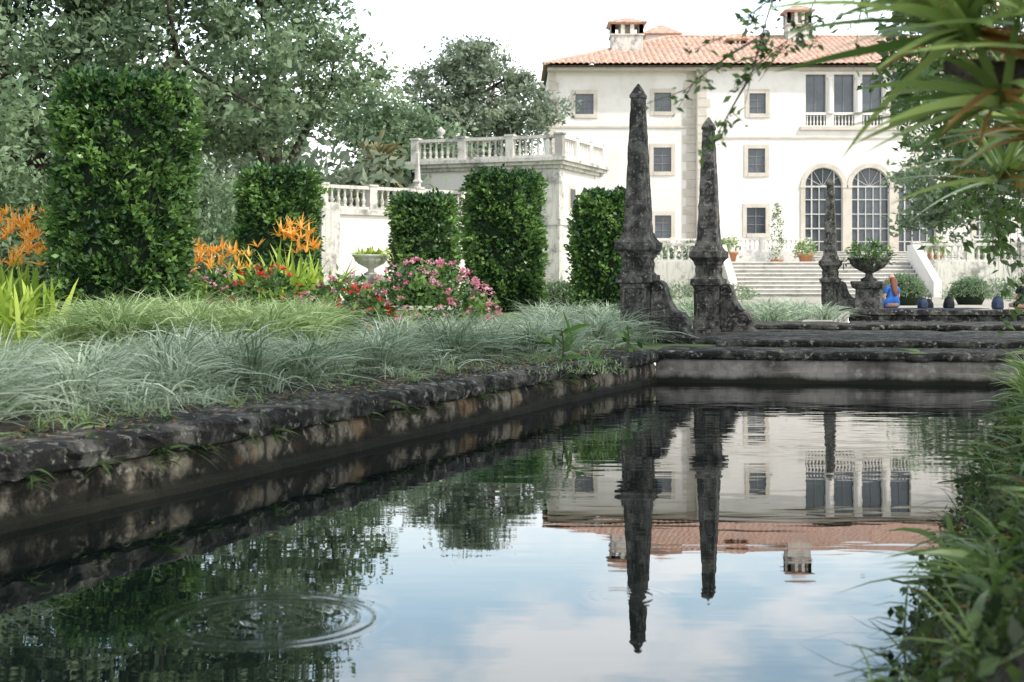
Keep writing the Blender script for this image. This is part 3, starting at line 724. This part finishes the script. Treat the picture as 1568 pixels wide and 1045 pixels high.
t.b2(U(1222), U(1400), Y2 - .1, Y2 - .003, Vv(112), Vv(107.5), M_trim)
for a0, a1_, v0, v1 in arcs:
    r = (a1_ - a0) / 2; cu = (a0 + a1_) / 2; sp = v0 + r; n = 16
    gl.b2(U(a0), U(a1_), Y2 + .47, Y2 + .5, Vv(v1), Vv(v0), M_glass)
    for k in range(1, 5):
        uu = a0 + (a1_ - a0) * k / 5; wv = 1.0 if k in (1, 4) else .6
        vt = sp - math.sqrt(max(0, r * r - (uu - cu) ** 2)) if k in (1, 4) else sp
        gl.b2(U(uu - wv), U(uu + wv), Y2 + .35, Y2 + .468, Vv(v1), Vv(vt), M_mull)
    for k in range(1, 6):
        th = math.pi * k / 6; gl.tube([(U(cu), Y2 + .4, Vv(sp)), (U(cu - r * math.cos(th)), Y2 + .4, Vv(sp - r * math.sin(th)))], [.025, .025], M_mull, 4)
    for vv, hw in ((sp, 1.2), (sp + 20, .7), (sp + 42, .7), (sp + 64, 1.), (sp + 84, .7)):
        gl.b2(U(a0), U(a1_), Y2 + .33, Y2 + .466, Vv(vv + hw), Vv(vv - hw), M_mull)
    for R0, R1, pr in ((r, r + 7, .1),):
        for i in range(n):
            t0, t1 = math.pi * i / n, math.pi * (i + 1) / n
            vs = []
            for yy in (Y2 - pr, Y2 + .04):
                for rr, tt in ((R0, t0), (R0, t1), (R1, t1), (R1, t0)): vs.append((U(cu - rr * math.cos(tt)), yy, Vv(sp - rr * math.sin(tt))))
            t.add(vs, [(0, 1, 2, 3), (4, 5, 6, 7), (0, 1, 5, 4), (1, 2, 6, 5), (2, 3, 7, 6), (3, 0, 4, 7)], M_trim)
    for uu in (a0 - 7, a1_):
        t.b2(U(uu), U(uu + 7), Y2 - .1, Y2 + .04, Vv(v1), Vv(sp), M_trim); t.b2(U(uu - .8), U(uu + 7.8), Y2 - .16, Y2 + .04, Vv(sp + 2.5), Vv(sp - 1.5), M_trim)
for (ua, ub, y) in ((1066, 1086, Y2), (840, 856, Y1), (1046, 1066, Y1)):
    v = 112; k = 0
    while v < 384:
        wdt = (ub - ua) * (1 if k % 2 else .72)
        if ua == 1046: t.b2(U(ub - wdt), U(ub) - .01, y - .06, y + .05, Vv(v + 13), Vv(v + .6), M_trim)
        else: t.b2(U(ua) + (-.02 if ua == 840 else .0), U(ua + wdt), y - .07, y + .05, Vv(v + 13), Vv(v + .6), M_trim)
        v += 13.6; k += 1
t.b2(U(840) - .1, U(1065.5), Y1 - .12, Y1 + .02, Vv(196), Vv(193), M_trim)
t.b2(U(1086.5), U(1700), Y2 - .10, Y2 - .002, Vv(214), Vv(211), M_trim)
t.b2(U(838), U(1065.5), Y1 - .3, Y1 + .02, Vv(392), Vv(386), M_trim); t.b2(U(1064), U(1700), Y2 - .3, Y2 - .003, Vv(392), Vv(388.2), M_trim)
t.b2(U(836), U(1702), Y2 - .75, 128, Vv(106), Vv(104.5), M_bark)
t.b2(U(838), U(1700), Y2 - .3, Y1 + .02, Vv(110), Vv(106.1), M_trim)
t.build('trim'); gl.build('windows')
r = HB()
def tile_roof(mb, xa, xb, ya, yb, ze, sl, cx=.085, cy=.4):
    run = (yb - ya) / 2
    nx = int((xb - xa) / cx); ny = int(run / cy)
    for side in (0, 1):
        vs = []; fs = []
        for j in range(ny * 2 + 1):
            jj = j / 2; y_ = ya + min(run, jj * cy)
            for i in range(nx + 1):
                x_ = xa + (xb - xa) * i / nx
                yy = yb - (y_ - ya) if side else y_
                dd = min(x_ - xa, xb - x_, y_ - ya)
                vs.append((x_, yy, ze + sl * dd + .12 * abs(math.sin(math.pi * x_ / .45)) + (.07 if j % 2 == 0 else 0)))
        for j in range(ny * 2):
            for i in range(nx):
                fs.append((j * (nx + 1) + i, j * (nx + 1) + i + 1, (j + 1) * (nx + 1) + i + 1, (j + 1) * (nx + 1) + i))
        mb.add(vs, fs, M_tile)
    for a, b_ in (((xa, ya, ze), (xa + run, ya + run, ze + sl * run)), ((xb, ya, ze), (xb - run, ya + run, ze + sl * run)), ((xa + run, ya + run, ze + sl * run), (xb - run, ya + run, ze + sl * run))):
        mb.tube([(a[0], a[1], a[2] + .08), (b_[0], b_[1], b_[2] + .08)], [.14, .14], M_tile, 8)
tile_roof(r, U(831), U(1710), 107.0, 128.5, Vv(105), .36, .1125)
r.b2(U(1010), U(1062), 119.5, 122.2, 20.2, 21.7, M_white)
r.sq(((U(1036)), 120.8, 21.7), [(0, 1.7), (.08, 1.7), (1.0, .1)], M_tile)
r.build('tiled_roof')
def chim(uc, d, w_, z0, z1, capz):
    c = HB(); s = d / 2178.; X = (uc - 784) * s
    c.sq((X, d, z0), [(0, w_ / 2), (z1 - z0 - .15, w_ / 2), (z1 - z0 - .1, w_ / 2 + .12), (z1 - z0, w_ / 2 + .12)], M_whitest)
    for a in range(4):
        for k in range(4):
            q = Matrix.Rotation(a * math.pi / 2, 3, 'Z') @ Vector(((k - 1.5) * w_ * .3, -w_ * .45, 0)); c.box((X + q.x, d + q.y, (z1 + capz) / 2), (w_ * .13, w_ * .13, capz - z1), M_whitest)
    c.box((X, d, (z1 + capz) / 2), (w_ * .5, w_ * .5, capz - z1 - .01), M_trim)
    c.sq((X, d, capz), [(0, w_ * .5 + .1), (.12, w_ * .5 + .3), (.2, w_ * .5 + .3), (.55, .55), (.62, .5)], M_tile)
    c.build('chimney')
chim(959, 113, 2.45, 17.9, 20.4, 21.15)
chim(1221, 117, 1.9, 19.5, 22.0, 22.9)
chim(1128, 115, 1.2, 19.2, 19.9, 20.3)

# upper terraces in front of the villa
tr = empty('villa_terrace')
b = MB(); b.b2(3.0, 60, 64.25, 100, .3, 1.85, M_whitest); b.b2(2.0, 62, 100.02, 108, .3, 3.05, M_steps); b.build('retaining_walls', tr)
b = MB(); n = 9
for i in range(n):
    z1 = .3 + 1.55 * (i + 1) / n; y0 = 60.6 + i * .4
    b.b2(9.55, 17.8, y0, 64.247, z1 - .172, z1 - .05, M_riser); b.b2(9.55, 17.8, y0 - .05, 64.246, z1 - .05, z1, M_steps)
for x in (9.2, 17.85):
    vs = [(x, 60.2, .3), (x, 64.24, .3), (x, 64.24, 2.6), (x, 63.4, 2.6), (x, 60.2, .95)]; vs += [(q[0] + .34, q[1], q[2]) for q in vs]
    b.add(vs, [(0, 1, 2, 3, 4), (9, 8, 7, 6, 5)] + [(i, (i + 1) % 5, 5 + (i + 1) % 5, 5 + i) for i in range(5)], M_white)
b.build('garden_stair', tr)
b = MB()
for i in range(7):
    z1 = 1.85 + 1.2 * (i + 1) / 7; b.b2(21, 31, 97.6 + i * .34, 100, z1 - .17, z1 - .05, M_riser); b.b2(21, 31, 97.55 + i * .34, 99.99, z1 - .05, z1, M_steps)
b.build('villa_stair', tr)
balustrade(tr, (3.2, 64.5), (9.1, 64.5), 1.85, .85, M_whitest, .3, 2.4, .26)
balustrade(tr, (18.3, 64.5), (33, 64.5), 1.85, .85, M_whitest, .3, 2.4, .26)
balustrade(tr, (5, 100.2), (20.8, 100.2), 3.05, .9, M_white, .32, 3, .26)
balustrade(tr, (31.2, 100.2), (45, 100.2), 3.05, .9, M_white, .32, 3, .26)
def pot_tree(x, y, z, hh, kind):
    e = empty('potted_plant', (x, y, z)); b = MB(); b.lathe((0, 0, 0), [(0, .28), (.5, .40), (.52, .46), (.62, .46), (.62, .36)], M_terra, 14); b.build('pot', e, True)
    if kind == 'cypress': leaf_mass('foliage', [((0, 0, .6), (.38, .38, hh))], 14, 10, .14, M_topi, .25, parent=e)
    else: leaf_mass('foliage', [((0, 0, .6), (.5, .5, hh))], 14, 12, .2, M_lgrass, .25, parent=e)
pot_tree(18.45, 99, 1.85, 4.4, 'cypress'); pot_tree(33, 99, 1.85, 4.0, 'cypress')
for x, y in ((11.0, 72), (16.1, 78), (22, 74)): pot_tree(x, y, 1.85, .7, 'bush')
leaf_mass('terrace_shrubs', [((x, 70 + R.normal() * 3, 1.9), (1.1, .9, R.uniform(.4, .9))) for x in (4.5, 6.6, 8.4, 22, 25, 27.5, 30)], 6, 20, .2, M_bush, .4)
leaf_mass('low_hedge', [((x, 52 + (x % 2), .3), (.8, .8, .5)) for x in np.arange(3.6, 8.2, .9)] + [((x, 53, .3), (.8, .8, .7)) for x in np.arange(17, 26, .9)], 8, 20, .12, M_bush, .3)

# palm behind the terrace balustrade
pm = empty('palm_tree', (-5.7, 58, .3)); b = MB(); b.tube([(0, 0, 0), (.1, 0, 2.6), (0, 0, 5.3)], [.24, .2, .18], M_bark, 10); b.build('trunk', pm)
VV = []
for i in range(54):
    az = R.uniform(0, 6.283); ln = R.uniform(1.1, 2.0); el = R.uniform(-1.1, 1.3)
    for k in range(24):
        fan = R.normal() * .4
        dirv = np.array([math.cos(az + fan) * math.cos(el), math.sin(az + fan) * math.cos(el), math.sin(el)])
        c0 = np.array([0, 0, 5.3]) + np.array([math.cos(az) * math.cos(el), math.sin(az) * math.cos(el), math.sin(el)]) * ln * .4
        s = np.cross(dirv, [0, 0, 1]); s = s / np.linalg.norm(s) * .05; e1 = c0 + dirv * ln * .6 - np.array([0, 0, .34])
        VV.append([c0, (c0 + e1) / 2 + s + [0, 0, .06], e1, (c0 + e1) / 2 - s + [0, 0, .06]])
leaf_obj('fronds', np.array(VV), R.uniform(0, 1, len(VV)), M_palm, pm)

# ------------------------------------------------------------------ people & picnic things
M_skin = plain('skin', (.50, .30, .22), .6); M_blue = plain('blue_cloth', (.03, .13, .42), .8); M_hair = plain('auburn_hair', (.14, .045, .02), .5, .4, 60)
M_dkh = plain('dark_hair', (.02, .014, .01), .5, .4, 60); M_black = plain('black_cloth', (.014, .015, .018), .85)
def skin_obj(name, verts, edges, mat, parent, sub=2):
    me = bpy.data.meshes.new(name); bm = bmesh.new(); ly = bm.verts.layers.skin.verify(); vs = []
    for i, (p, r) in enumerate(verts):
        v = bm.verts.new(p); v[ly].radius = (r, r) if not isinstance(r, tuple) else r; v[ly].use_root = (i == 0); vs.append(v)
    for a, b_ in edges: bm.edges.new((vs[a], vs[b_]))
    bm.to_mesh(me); bm.free(); me.materials.append(mat)
    o = link(bpy.data.objects.new(name, me), parent)
    o.modifiers.new('skin', 'SKIN').use_smooth_shade = True
    s = o.modifiers.new('sub', 'SUBSURF'); s.levels = sub; s.render_levels = sub
    return o
def person(name, loc, rot, cloth, hair, longhair, cname):
    wm = empty(name, loc); wm.rotation_euler = (0, 0, rot)
    bv = [((0, 0, .11), (.15, .11)), ((0, 0, .28), (.115, .085)), ((0, .02, .44), (.13, .09)), ((0, .02, .53), (.07, .06)), ((0, .025, .60), .042), ((0, .04, .66), .05)]
    be = [(0, 1), (1, 2), (2, 3), (3, 4), (4, 5)]
    for s in (-1, 1):
        i = len(bv)
        bv += [((s * .155, .02, .505), .05), ((s * .215, .06, .27), .037), ((s * .15, .27, .19), .028), ((s * .13, .33, .18), (.035, .018))]
        be += [(3, i), (i, i + 1), (i + 1, i + 2), (i + 2, i + 3)]
        i = len(bv)
        bv += [((s * .14, .06, .10), .085), ((s * .36, .30, .10), .06), ((s * -.02, .40, .055 + .02 * s), .042), ((s * -.12, .44, .05), .03)]
        be += [(0, i), (i, i + 1), (i + 1, i + 2), (i + 2, i + 3)]
    skin_obj('body', bv, be, M_skin, wm)
    for s in (-1, 1):
        for k in range(5):
            a = (k - 2) * .28; ln = (.05, .075, .08, .075, .06)[k]; x = s * .13 + (k - 2) * .014; y0 = .35
            skin_obj('finger_%d' % (k + 1), [((x, y0, .18), .008), ((x + math.sin(a) * ln * .5, y0 + ln * .5, .178), .0075), ((x + math.sin(a) * ln * .8, y0 + ln * .9, .162), .0065)], [(0, 1), (1, 2)], M_skin, wm, 1)
    dv = [((0, 0, .10), (.19, .15)), ((0, 0, .27), (.135, .105)), ((0, .02, .43), (.155, .11)), ((0, .02, .52), (.10, .075)), ((-.155, .02, .50), .065), ((.155, .02, .50), .065), ((-.2, .045, .36), .052), ((.2, .045, .36), .052), ((-.27, .2, .11), .09), ((.27, .2, .11), .09)]
    skin_obj(cname, dv, [(0, 1), (1, 2), (2, 3), (3, 4), (3, 5), (4, 6), (5, 7), (0, 8), (0, 9)], cloth, wm)
    b = MB(); b.lathe((0, .045, .61), [(0, .025), (.02, .05), (.06, .07), (.11, .082), (.16, .083), (.205, .06), (.225, .02)], M_skin, 16); b.add([(-.012, .125, .70), (.012, .125, .70), (0, .145, .695), (0, .122, .73)], [(0, 1, 2), (0, 2, 3), (1, 3, 2)], M_skin)
    b.build('head', wm, True)
    hv = [((0, .02, .78), (.10, .09)), ((0, -.02, .68), (.10, .07))]; he = [(0, 1)]
    if longhair: hv += [((0, -.06, .56), (.10, .05)), ((.01, -.10, .42), (.085, .04)), ((.01, -.11, .31), (.04, .02))]; he += [(1, 2), (2, 3), (3, 4)]
    skin_obj('hair', hv, he, hair, wm)
person('seated_woman', (9.37, 35, .31), .35, M_blue, M_hair, True, 'blue_dress')
person('seated_man', (12.35, 34.2, .31), -.3, M_black, M_dkh, False, 'black_shirt')
M_redp = plain('red_plastic', (.45, .02, .03), .4); M_whp = plain('white_plastic', (.75, .75, .75), .4); M_blk = plain('black_fabric', (.012, .012, .014), .8); M_dkb = plain('denim', (.03, .045, .08), .8)
e = empty('picnic_cooler', (8.74, 34.6, .31)); b = MB(); b.box((0, 0, .13), (.36, .26, .26), M_redp, .2); b.build('tub', e, bevel=.02)
b = MB(); b.box((0, 0, .295), (.38, .28, .06), M_whp, .2); b.tube([(-.19, -.04, .2), (-.19, -.04, .38), (.19, .04, .38), (.19, .04, .2)], [.012] * 4, M_whp); b.build('lid_and_handle', e, bevel=.01)
def bag(x, y, s, m, name='backpack'):
    e = empty(name, (x, y, .31)); b = MB(); b.lathe((0, 0, 0), [(0, .16 * s), (.06 * s, .19 * s), (.2 * s, .18 * s), (.33 * s, .13 * s), (.4 * s, .05 * s)], m, 12); b.build('sack', e, True, jitter=.008)
    b = MB(); b.box((0, -.17 * s, .13 * s), (.2 * s, .08 * s, .16 * s), m); b.tube([(-.08 * s, -.1 * s, .36 * s), (-.06 * s, -.14 * s, .46 * s), (.06 * s, -.14 * s, .46 * s), (.08 * s, -.1 * s, .36 * s)], [.012] * 4, m); b.build('pocket_and_strap', e, bevel=.02)
bag(10.05, 34.8, .7, M_dkb); bag(10.75, 35, .75, M_blk); bag(10.35, 35.3, .6, M_blk); bag(11.75, 34.4, .8, M_dkb)
b = MB(); b.box((10.2, 34.9, .318), (2.6, 1.2, .012), M_dkb, .1); b.build('picnic_blanket')

# ------------------------------------------------------------------ right bank
rb = empty('planted_bank')
def bank_h(s, t):
    k = min(1, max(0, (t + .10) / .7)); k = k * k * (3 - 2 * k)
    far = 1 - .4 * min(1, max(0, (s - 9) / 6))
    return (.58 * k + .08 * math.sin(s * 2.1) * k + .06 * math.sin(s * 5.3 + t * 4) * k + .03 * math.sin(s * 13 + t * 9) * k) * far
vs = []; fs = []; ns, nt_ = 110, 26
for i in range(ns):
    for j in range(nt_):
        s = 2.6 + i * (14.6) / (ns - 1); t_ = -.12 + j * 2.6 / (nt_ - 1) + .03 * math.sin(s * 3.3) * (j == 0)
        q = Vector(poolD) + dcan * s + nr * t_; vs.append((q.x, q.y, bank_h(s, t_) - .012 + R.normal() * .01))
for i in range(ns - 1):
    for j in range(nt_ - 1): fs.append((i * nt_ + j, i * nt_ + j + 1, (i + 1) * nt_ + j + 1, (i + 1) * nt_ + j))
b = MB(); b.add(vs, fs, M_soil); b.build('earth_mound', rb, True)
def bank_pts(n, s0, s1, t0, t1, zo=0., bias=1., patch=None):
    s = s0 + (s1 - s0) * R.uniform(0, 1, n) ** bias; t_ = R.uniform(t0, t1, n)
    if patch is not None:
        f = np.sin(s * 3.1 + patch) + np.sin(t_ * 9 + s * 1.7 + patch) + .8 * np.sin(s * 7.3 - t_ * 6 + patch * 2)
        keep = f > -.35; s = s[keep]; t_ = t_[keep]
    return np.array([[*(Vector(poolD) + dcan * a + nr * b_), max(.0, bank_h(a, b_)) + zo] for a, b_ in zip(s, t_)])
P = bank_pts(7500, 4.6, 17, -.12, .95, 0, 1.3, 0.)
k = 8; cs_ = np.repeat(R.normal(.34, .25, len(P)), k)
pts = (P[:, None] + R.normal(size=(len(P), k, 3)) * np.array([.03, .03, .02])).reshape(-1, 3)
leaf_obj('ground_ivy', leaves(pts, .022, .6, up=1.0), np.clip(cs_ + R.normal(size=len(pts)) * .15, 0, 1), M_moss, rb)
P = bank_pts(1500, 4.8, 17, -.12, .95, .02, 1.2, 2.)
k = 7; cs_ = np.repeat(R.normal(.5, .25, len(P)), k)
pts = (P[:, None] + R.normal(size=(len(P), k, 3)) * np.array([.04, .04, .035])).reshape(-1, 3)
leaf_obj('creeper', leaves(pts, .045, .6, up=.8), np.clip(cs_ + R.normal(size=len(pts)) * .15, 0, 1), M_moss, rb)
P = bank_pts(6500, 4.6, 16.6, -.12, 1.0, 0, 1.3, 4.); n = len(P)
blade_obj('bank_grass', P, R.uniform(0, 6.283, n), R.uniform(.06, .24, n), R.uniform(.004, .008, n), R.uniform(.1, 1.3, n), R.uniform(.3, 1.3, n), M_moss, R.uniform(.3, 1, n), rb)
P = bank_pts(110, 5.0, 16.6, -.05, .9, 0, 1.); n = len(P) * 14; P = np.repeat(P, 14, 0) + R.normal(size=(n, 3)) * .015
blade_obj('grass_tufts', P, R.uniform(0, 6.283, n), R.uniform(.10, .28, n), R.uniform(.005, .009, n), R.uniform(.1, 1.0, n), R.uniform(.4, 1.2, n), M_lgrass, R.uniform(0, .5, n), rb)
P = bank_pts(300, 4.8, 16, -.1, .8); n = len(P) * 3; P = np.repeat(P, 3, 0) + R.normal(size=(n, 3)) * .03
blade_obj('dry_litter', P, R.uniform(0, 6.283, n), R.uniform(.04, .10, n), R.uniform(.006, .014, n), R.uniform(.6, 1.5, n), R.uniform(.5, 1.3, n), M_dead, R.uniform(0, .7, n), rb)
P = bank_pts(60, 6.4, 17, -.05, .6); n = len(P) * 14; P = np.repeat(P, 14, 0) + R.normal(size=(n, 3)) * .02
blade_obj('fern_leaves', P, R.uniform(0, 6.283, n), R.uniform(.12, .30, n), R.uniform(.018, .03, n), R.uniform(.2, 1.2, n), R.uniform(.2, 1.1, n), M_near, R.uniform(.3, 1, n), rb, 6, np.array([.3, .8, 1, .8, .5, .03]))
P = bank_pts(26, 14.2, 17.3, .0, .5, .0); n = len(P) * 16; P = np.repeat(P, 16, 0) + R.normal(size=(n, 3)) * .03
blade_obj('shrub_leaves', P, R.uniform(0, 6.283, n), R.uniform(.2, .5, n), R.uniform(.02, .045, n), R.uniform(.1, 1.0, n), R.uniform(.1, .9, n), M_brom, R.uniform(.1, .8, n), rb, 6, np.array([.3, .8, 1, .8, .5, .03]))

def weed(x, y, z, n, Lr):
    e = empty('wall_weed', (x, y, z))
    bs = np.stack([R.normal(size=n) * .05, R.normal(size=n) * .04, R.uniform(-.02, .26, n)], 1)
    blade_obj('leaves', bs, R.uniform(0, 6.283, n), R.uniform(*Lr, n), np.full(n, .05), R.uniform(.4, 1.3, n), R.uniform(0, .7, n), M_topi, R.uniform(.1, .8, n), e, 6, np.array([.2, .7, 1, .8, .5, .03]))
    b = MB(); b.tube([(0, 0, -.04), (.02, 0, .15), (0, .01, .3)], [.008, .007, .004], M_bark, 6); b.build('stem', e)
weed(.42, 12.1, .3, 32, (.14, .30)); weed(.66, 12.25, .06, 22, (.08, .18)); weed(1.1, 13.6, .28, 16, (.06, .16))

P = np.stack([R.uniform(-1.6, 2.5, 26), R.uniform(3.6, 12, 26), np.full(26, .004)], 1)
P = P[[inpoly((p[0] - .3, p[1]), pool) for p in P]]
V = leaves(P, .03, .5, up=8); V[..., 2] = .004 + np.abs(V[..., 2] - .004) * .12
leaf_obj('floating_leaves', V, R.uniform(0, 1, len(P)), M_dead)

# ------------------------------------------------------------------ overhanging limb, bromeliads and hanging foliage (right)
lb = empty('overhanging_branch', (2.4, 3.7, 2.2))
b = MB(); O = Vector((2.4, 3.7, 2.2))
def tb(pts, rad): b.tube([tuple(Vector(p) - O) for p in pts], rad, M_bark, 9)
tb([(10.3, 3.4, 4.6), (6, 3.9, 3.4), (3.2, 3.7, 2.2), (2.2, 3.6, 1.85), (1.55, 3.5, 1.58), (1.22, 3.5, 1.50), (1.08, 3.55, 1.54)], [.25, .17, .12, .085, .06, .04, .02])
tb([(2.2, 3.6, 1.85), (1.7, 3.9, 1.9), (1.2, 4.1, 1.93), (.95, 4.4, 1.88)], [.05, .04, .025, .01])
b.build('limb', lb, True)
def bromeliad(x, y, z, n, Ls, w, dead=.15, name='bromeliad', azc=None, azs=1.):
    e = empty(name, (x, y, z)); az = R.uniform(0, 6.283, n) if azc is None else azc + R.normal(size=n) * azs
    bs = R.normal(size=(n, 3)) * .015
    blade_obj('leaves', bs, az, R.uniform(Ls * .6, Ls * 1.1, n), R.uniform(w * .75, w * 1.1, n), R.uniform(.4, 1.75, n), R.uniform(.1, .7, n), M_brom, R.uniform(.15, 1, n), e, 9, np.array([1, 1, 1, .97, .92, .82, .66, .42, .03]))
    m = int(n * dead)
    if m: blade_obj('dry_leaves', R.normal(size=(m, 3)) * .015, R.uniform(0, 6.283, m), R.uniform(Ls * .35, Ls * .6, m), R.uniform(w * .5, w * .8, m), R.uniform(.9, 2.0, m), R.uniform(.4, 1.1, m), M_dead, R.uniform(0, 1, m), e, 8)
bromeliad(1.10, 3.45, 1.60, 44, .46, .036, .3, azc=3.4, azs=1.2)
bromeliad(1.22, 3.6, 1.72, 34, .50, .036, .15, azc=3.5, azs=1.)
bromeliad(1.30, 3.35, 1.56, 34, .46, .034, .3, azc=3.8, azs=1.2)
bromeliad(1.20, 3.5, 1.44, 24, .34, .030, .5, azc=3.6, azs=1.2)
bromeliad(1.60, 4.3, 1.44, 44, .44, .025, .4)
bromeliad(1.58, 4.6, 1.34, 30, .36, .022, .4)
def spray(name, roots, mat, lsize, nl, aspect=.45):
    e = empty(name, tuple(roots[0][0])); o = np.array(roots[0][0]); tbm = MB(); VV = []
    for p0, p1, nside in roots:
        p0 = np.array(p0, float); p1 = np.array(p1, float); d = p1 - p0; ln = np.linalg.norm(d)
        mid = (p0 + p1) / 2 + R.normal(size=3) * .06 * ln + [0, 0, .05 * ln]
        def q(t): return p0 * (1 - t) ** 2 + 2 * mid * t * (1 - t) + p1 * t * t
        tbm.tube([tuple(q(t) - o) for t in np.linspace(0, 1, 7)], [.005 * (1 - .8 * t) for t in np.linspace(0, 1, 7)], M_bark, 5)
        for k in range(nside):
            t = R.uniform(.1, 1); s0 = q(t); s1 = s0 + (d / ln * .5 + R.normal(size=3) * .7) * min(ln, 1.2) * .16 * R.uniform(.5, 1.2) + [0, 0, -.03 * ln]
            tbm.tube([tuple(s0 - o), tuple(s1 - o)], [.0022, .001], M_bark, 4)
            tt = R.uniform(.15, 1, nl)[:, None]; pts = s0 * (1 - tt) + s1 * tt + R.normal(size=(nl, 3)) * .012
            VV.append(leaves(pts - o, lsize, aspect, up=.5, droop=.3))
    tbm.build('twigs', e); V = np.concatenate(VV); leaf_obj('leaves', V, np.clip(R.normal(.5, .25, len(V)), 0, 1), mat, e)
ro = [((1.9, 5, 2.35), (.90, 5, 1.80), 16), ((1.0, 5, 2.2), (.82, 5, 1.62), 14), ((.86, 5, 1.85), (.60, 5, 1.66), 7), ((.84, 5, 1.72), (.70, 5, 1.47), 5), ((1.3, 5, 2.2), (.74, 5.1, 1.86), 10), ((1.2, 5, 2.2), (1.0, 5, 1.83), 10)]
spray('hanging_twigs', ro, M_near, .040, 7)
ro = []
for i in range(20):
    x = R.uniform(1.75, 2.6) if i > 5 else R.uniform(1.3, 1.75); y = R.uniform(5, 6.5); s = y / 5
    ro.append(((x * s * 1.0 + .15, y, 2.5 * s), (x * s - R.uniform(0, .2), y, (R.uniform(1.75, 2.1)) * s), 13))
spray('hanging_twigs', ro, M_near, .045, 8)
ro = []
for i in range(60):
    y = R.uniform(9, 12); bx = R.uniform(.275, .40); lo = .165 - (bx - .265) * R.uniform(.8, 1.9)
    if i % 4 == 0: lo -= .04
    ro.append(((bx * y + R.normal() * .1, y, 1 + .235 * y), (bx * y - R.uniform(0, .25), y, 1 + max(-.01, lo) * y), 14))
spray('hanging_oak_foliage', ro, M_near, .085, 7)

# ------------------------------------------------------------------ world, sun, camera
sdir = Vector((.72, -.55, .98)).normalized()
sun = bpy.data.lights.new('sun', 'SUN'); sun.energy = 3.6; sun.angle = math.radians(1.5); sun.color = (1, .955, .89)
so = bpy.data.objects.new('sun', sun); so.rotation_euler = (-sdir).to_track_quat('-Z', 'Y').to_euler(); COL.objects.link(so)
wd = bpy.data.worlds.new('World'); scene.world = wd; wd.use_nodes = True
nt = wd.node_tree; nt.nodes.clear(); out = nt.nodes.new('ShaderNodeOutputWorld'); bg = nt.nodes.new('ShaderNodeBackground'); bg.inputs[1].default_value = .15
sky = nt.nodes.new('ShaderNodeTexSky'); sky.sky_type = 'NISHITA'; sky.sun_disc = False
sky.sun_elevation = math.asin(sdir.z); sky.sun_rotation = math.atan2(sdir.x, sdir.y); sky.air_density = 1.; sky.dust_density = 1.5; sky.ozone_density = 1.
tc = nt.nodes.new('ShaderNodeTexCoord'); mp = nt.nodes.new('ShaderNodeMapping'); mp.inputs['Scale'].default_value = (1, 1, 2.4); mp.inputs['Location'].default_value = (.35, .1, .2); L(nt, tc.outputs['Generated'], mp.inputs['Vector'])
n1 = noise(nt, mp.outputs[0], 5.5, 4, .6)
cl = ramp(nt, n1, .40, .62)
sx = nt.nodes.new('ShaderNodeSeparateXYZ'); L(nt, tc.outputs['Generated'], sx.inputs[0])
hz = ramp(nt, sx.outputs['Z'], .24, .12)
mx = N(nt, 'ShaderNodeMath', operation='MAXIMUM'); L(nt, cl, mx.inputs[0]); L(nt, hz, mx.inputs[1])
hs = N(nt, 'ShaderNodeVectorMath', operation='MULTIPLY'); L(nt, sky.outputs[0], hs.inputs[0]); hs.inputs[1].default_value = (3.9, 3.7, 3.1)
top = ramp(nt, sx.outputs['Z'], .35, .75)
cc = mixc(nt, top, (15.5, 16.0, 16.4), (7.0, 7.3, 7.6)); bb = mixc(nt, top, hs.outputs[0], sky.outputs[0])
c = mixc(nt, mx.outputs[0], bb, cc)
L(nt, c, bg.inputs[0]); L(nt, bg.outputs[0], out.inputs[0])

cam = bpy.data.cameras.new('camera'); cam.lens = 50; cam.sensor_width = 36; cam.shift_y = -.059; cam.clip_end = 3000; cam.clip_start = .05
cam.dof.use_dof = True; cam.dof.focus_distance = 16; cam.dof.aperture_fstop = 5.0
co = bpy.data.objects.new('camera', cam); co.location = (0, 0, 1.0); co.rotation_euler = (math.radians(90), 0, 0); COL.objects.link(co); scene.camera = co
scene.view_settings.view_transform = 'Standard'; scene.view_settings.look = 'None'; scene.view_settings.exposure = 0
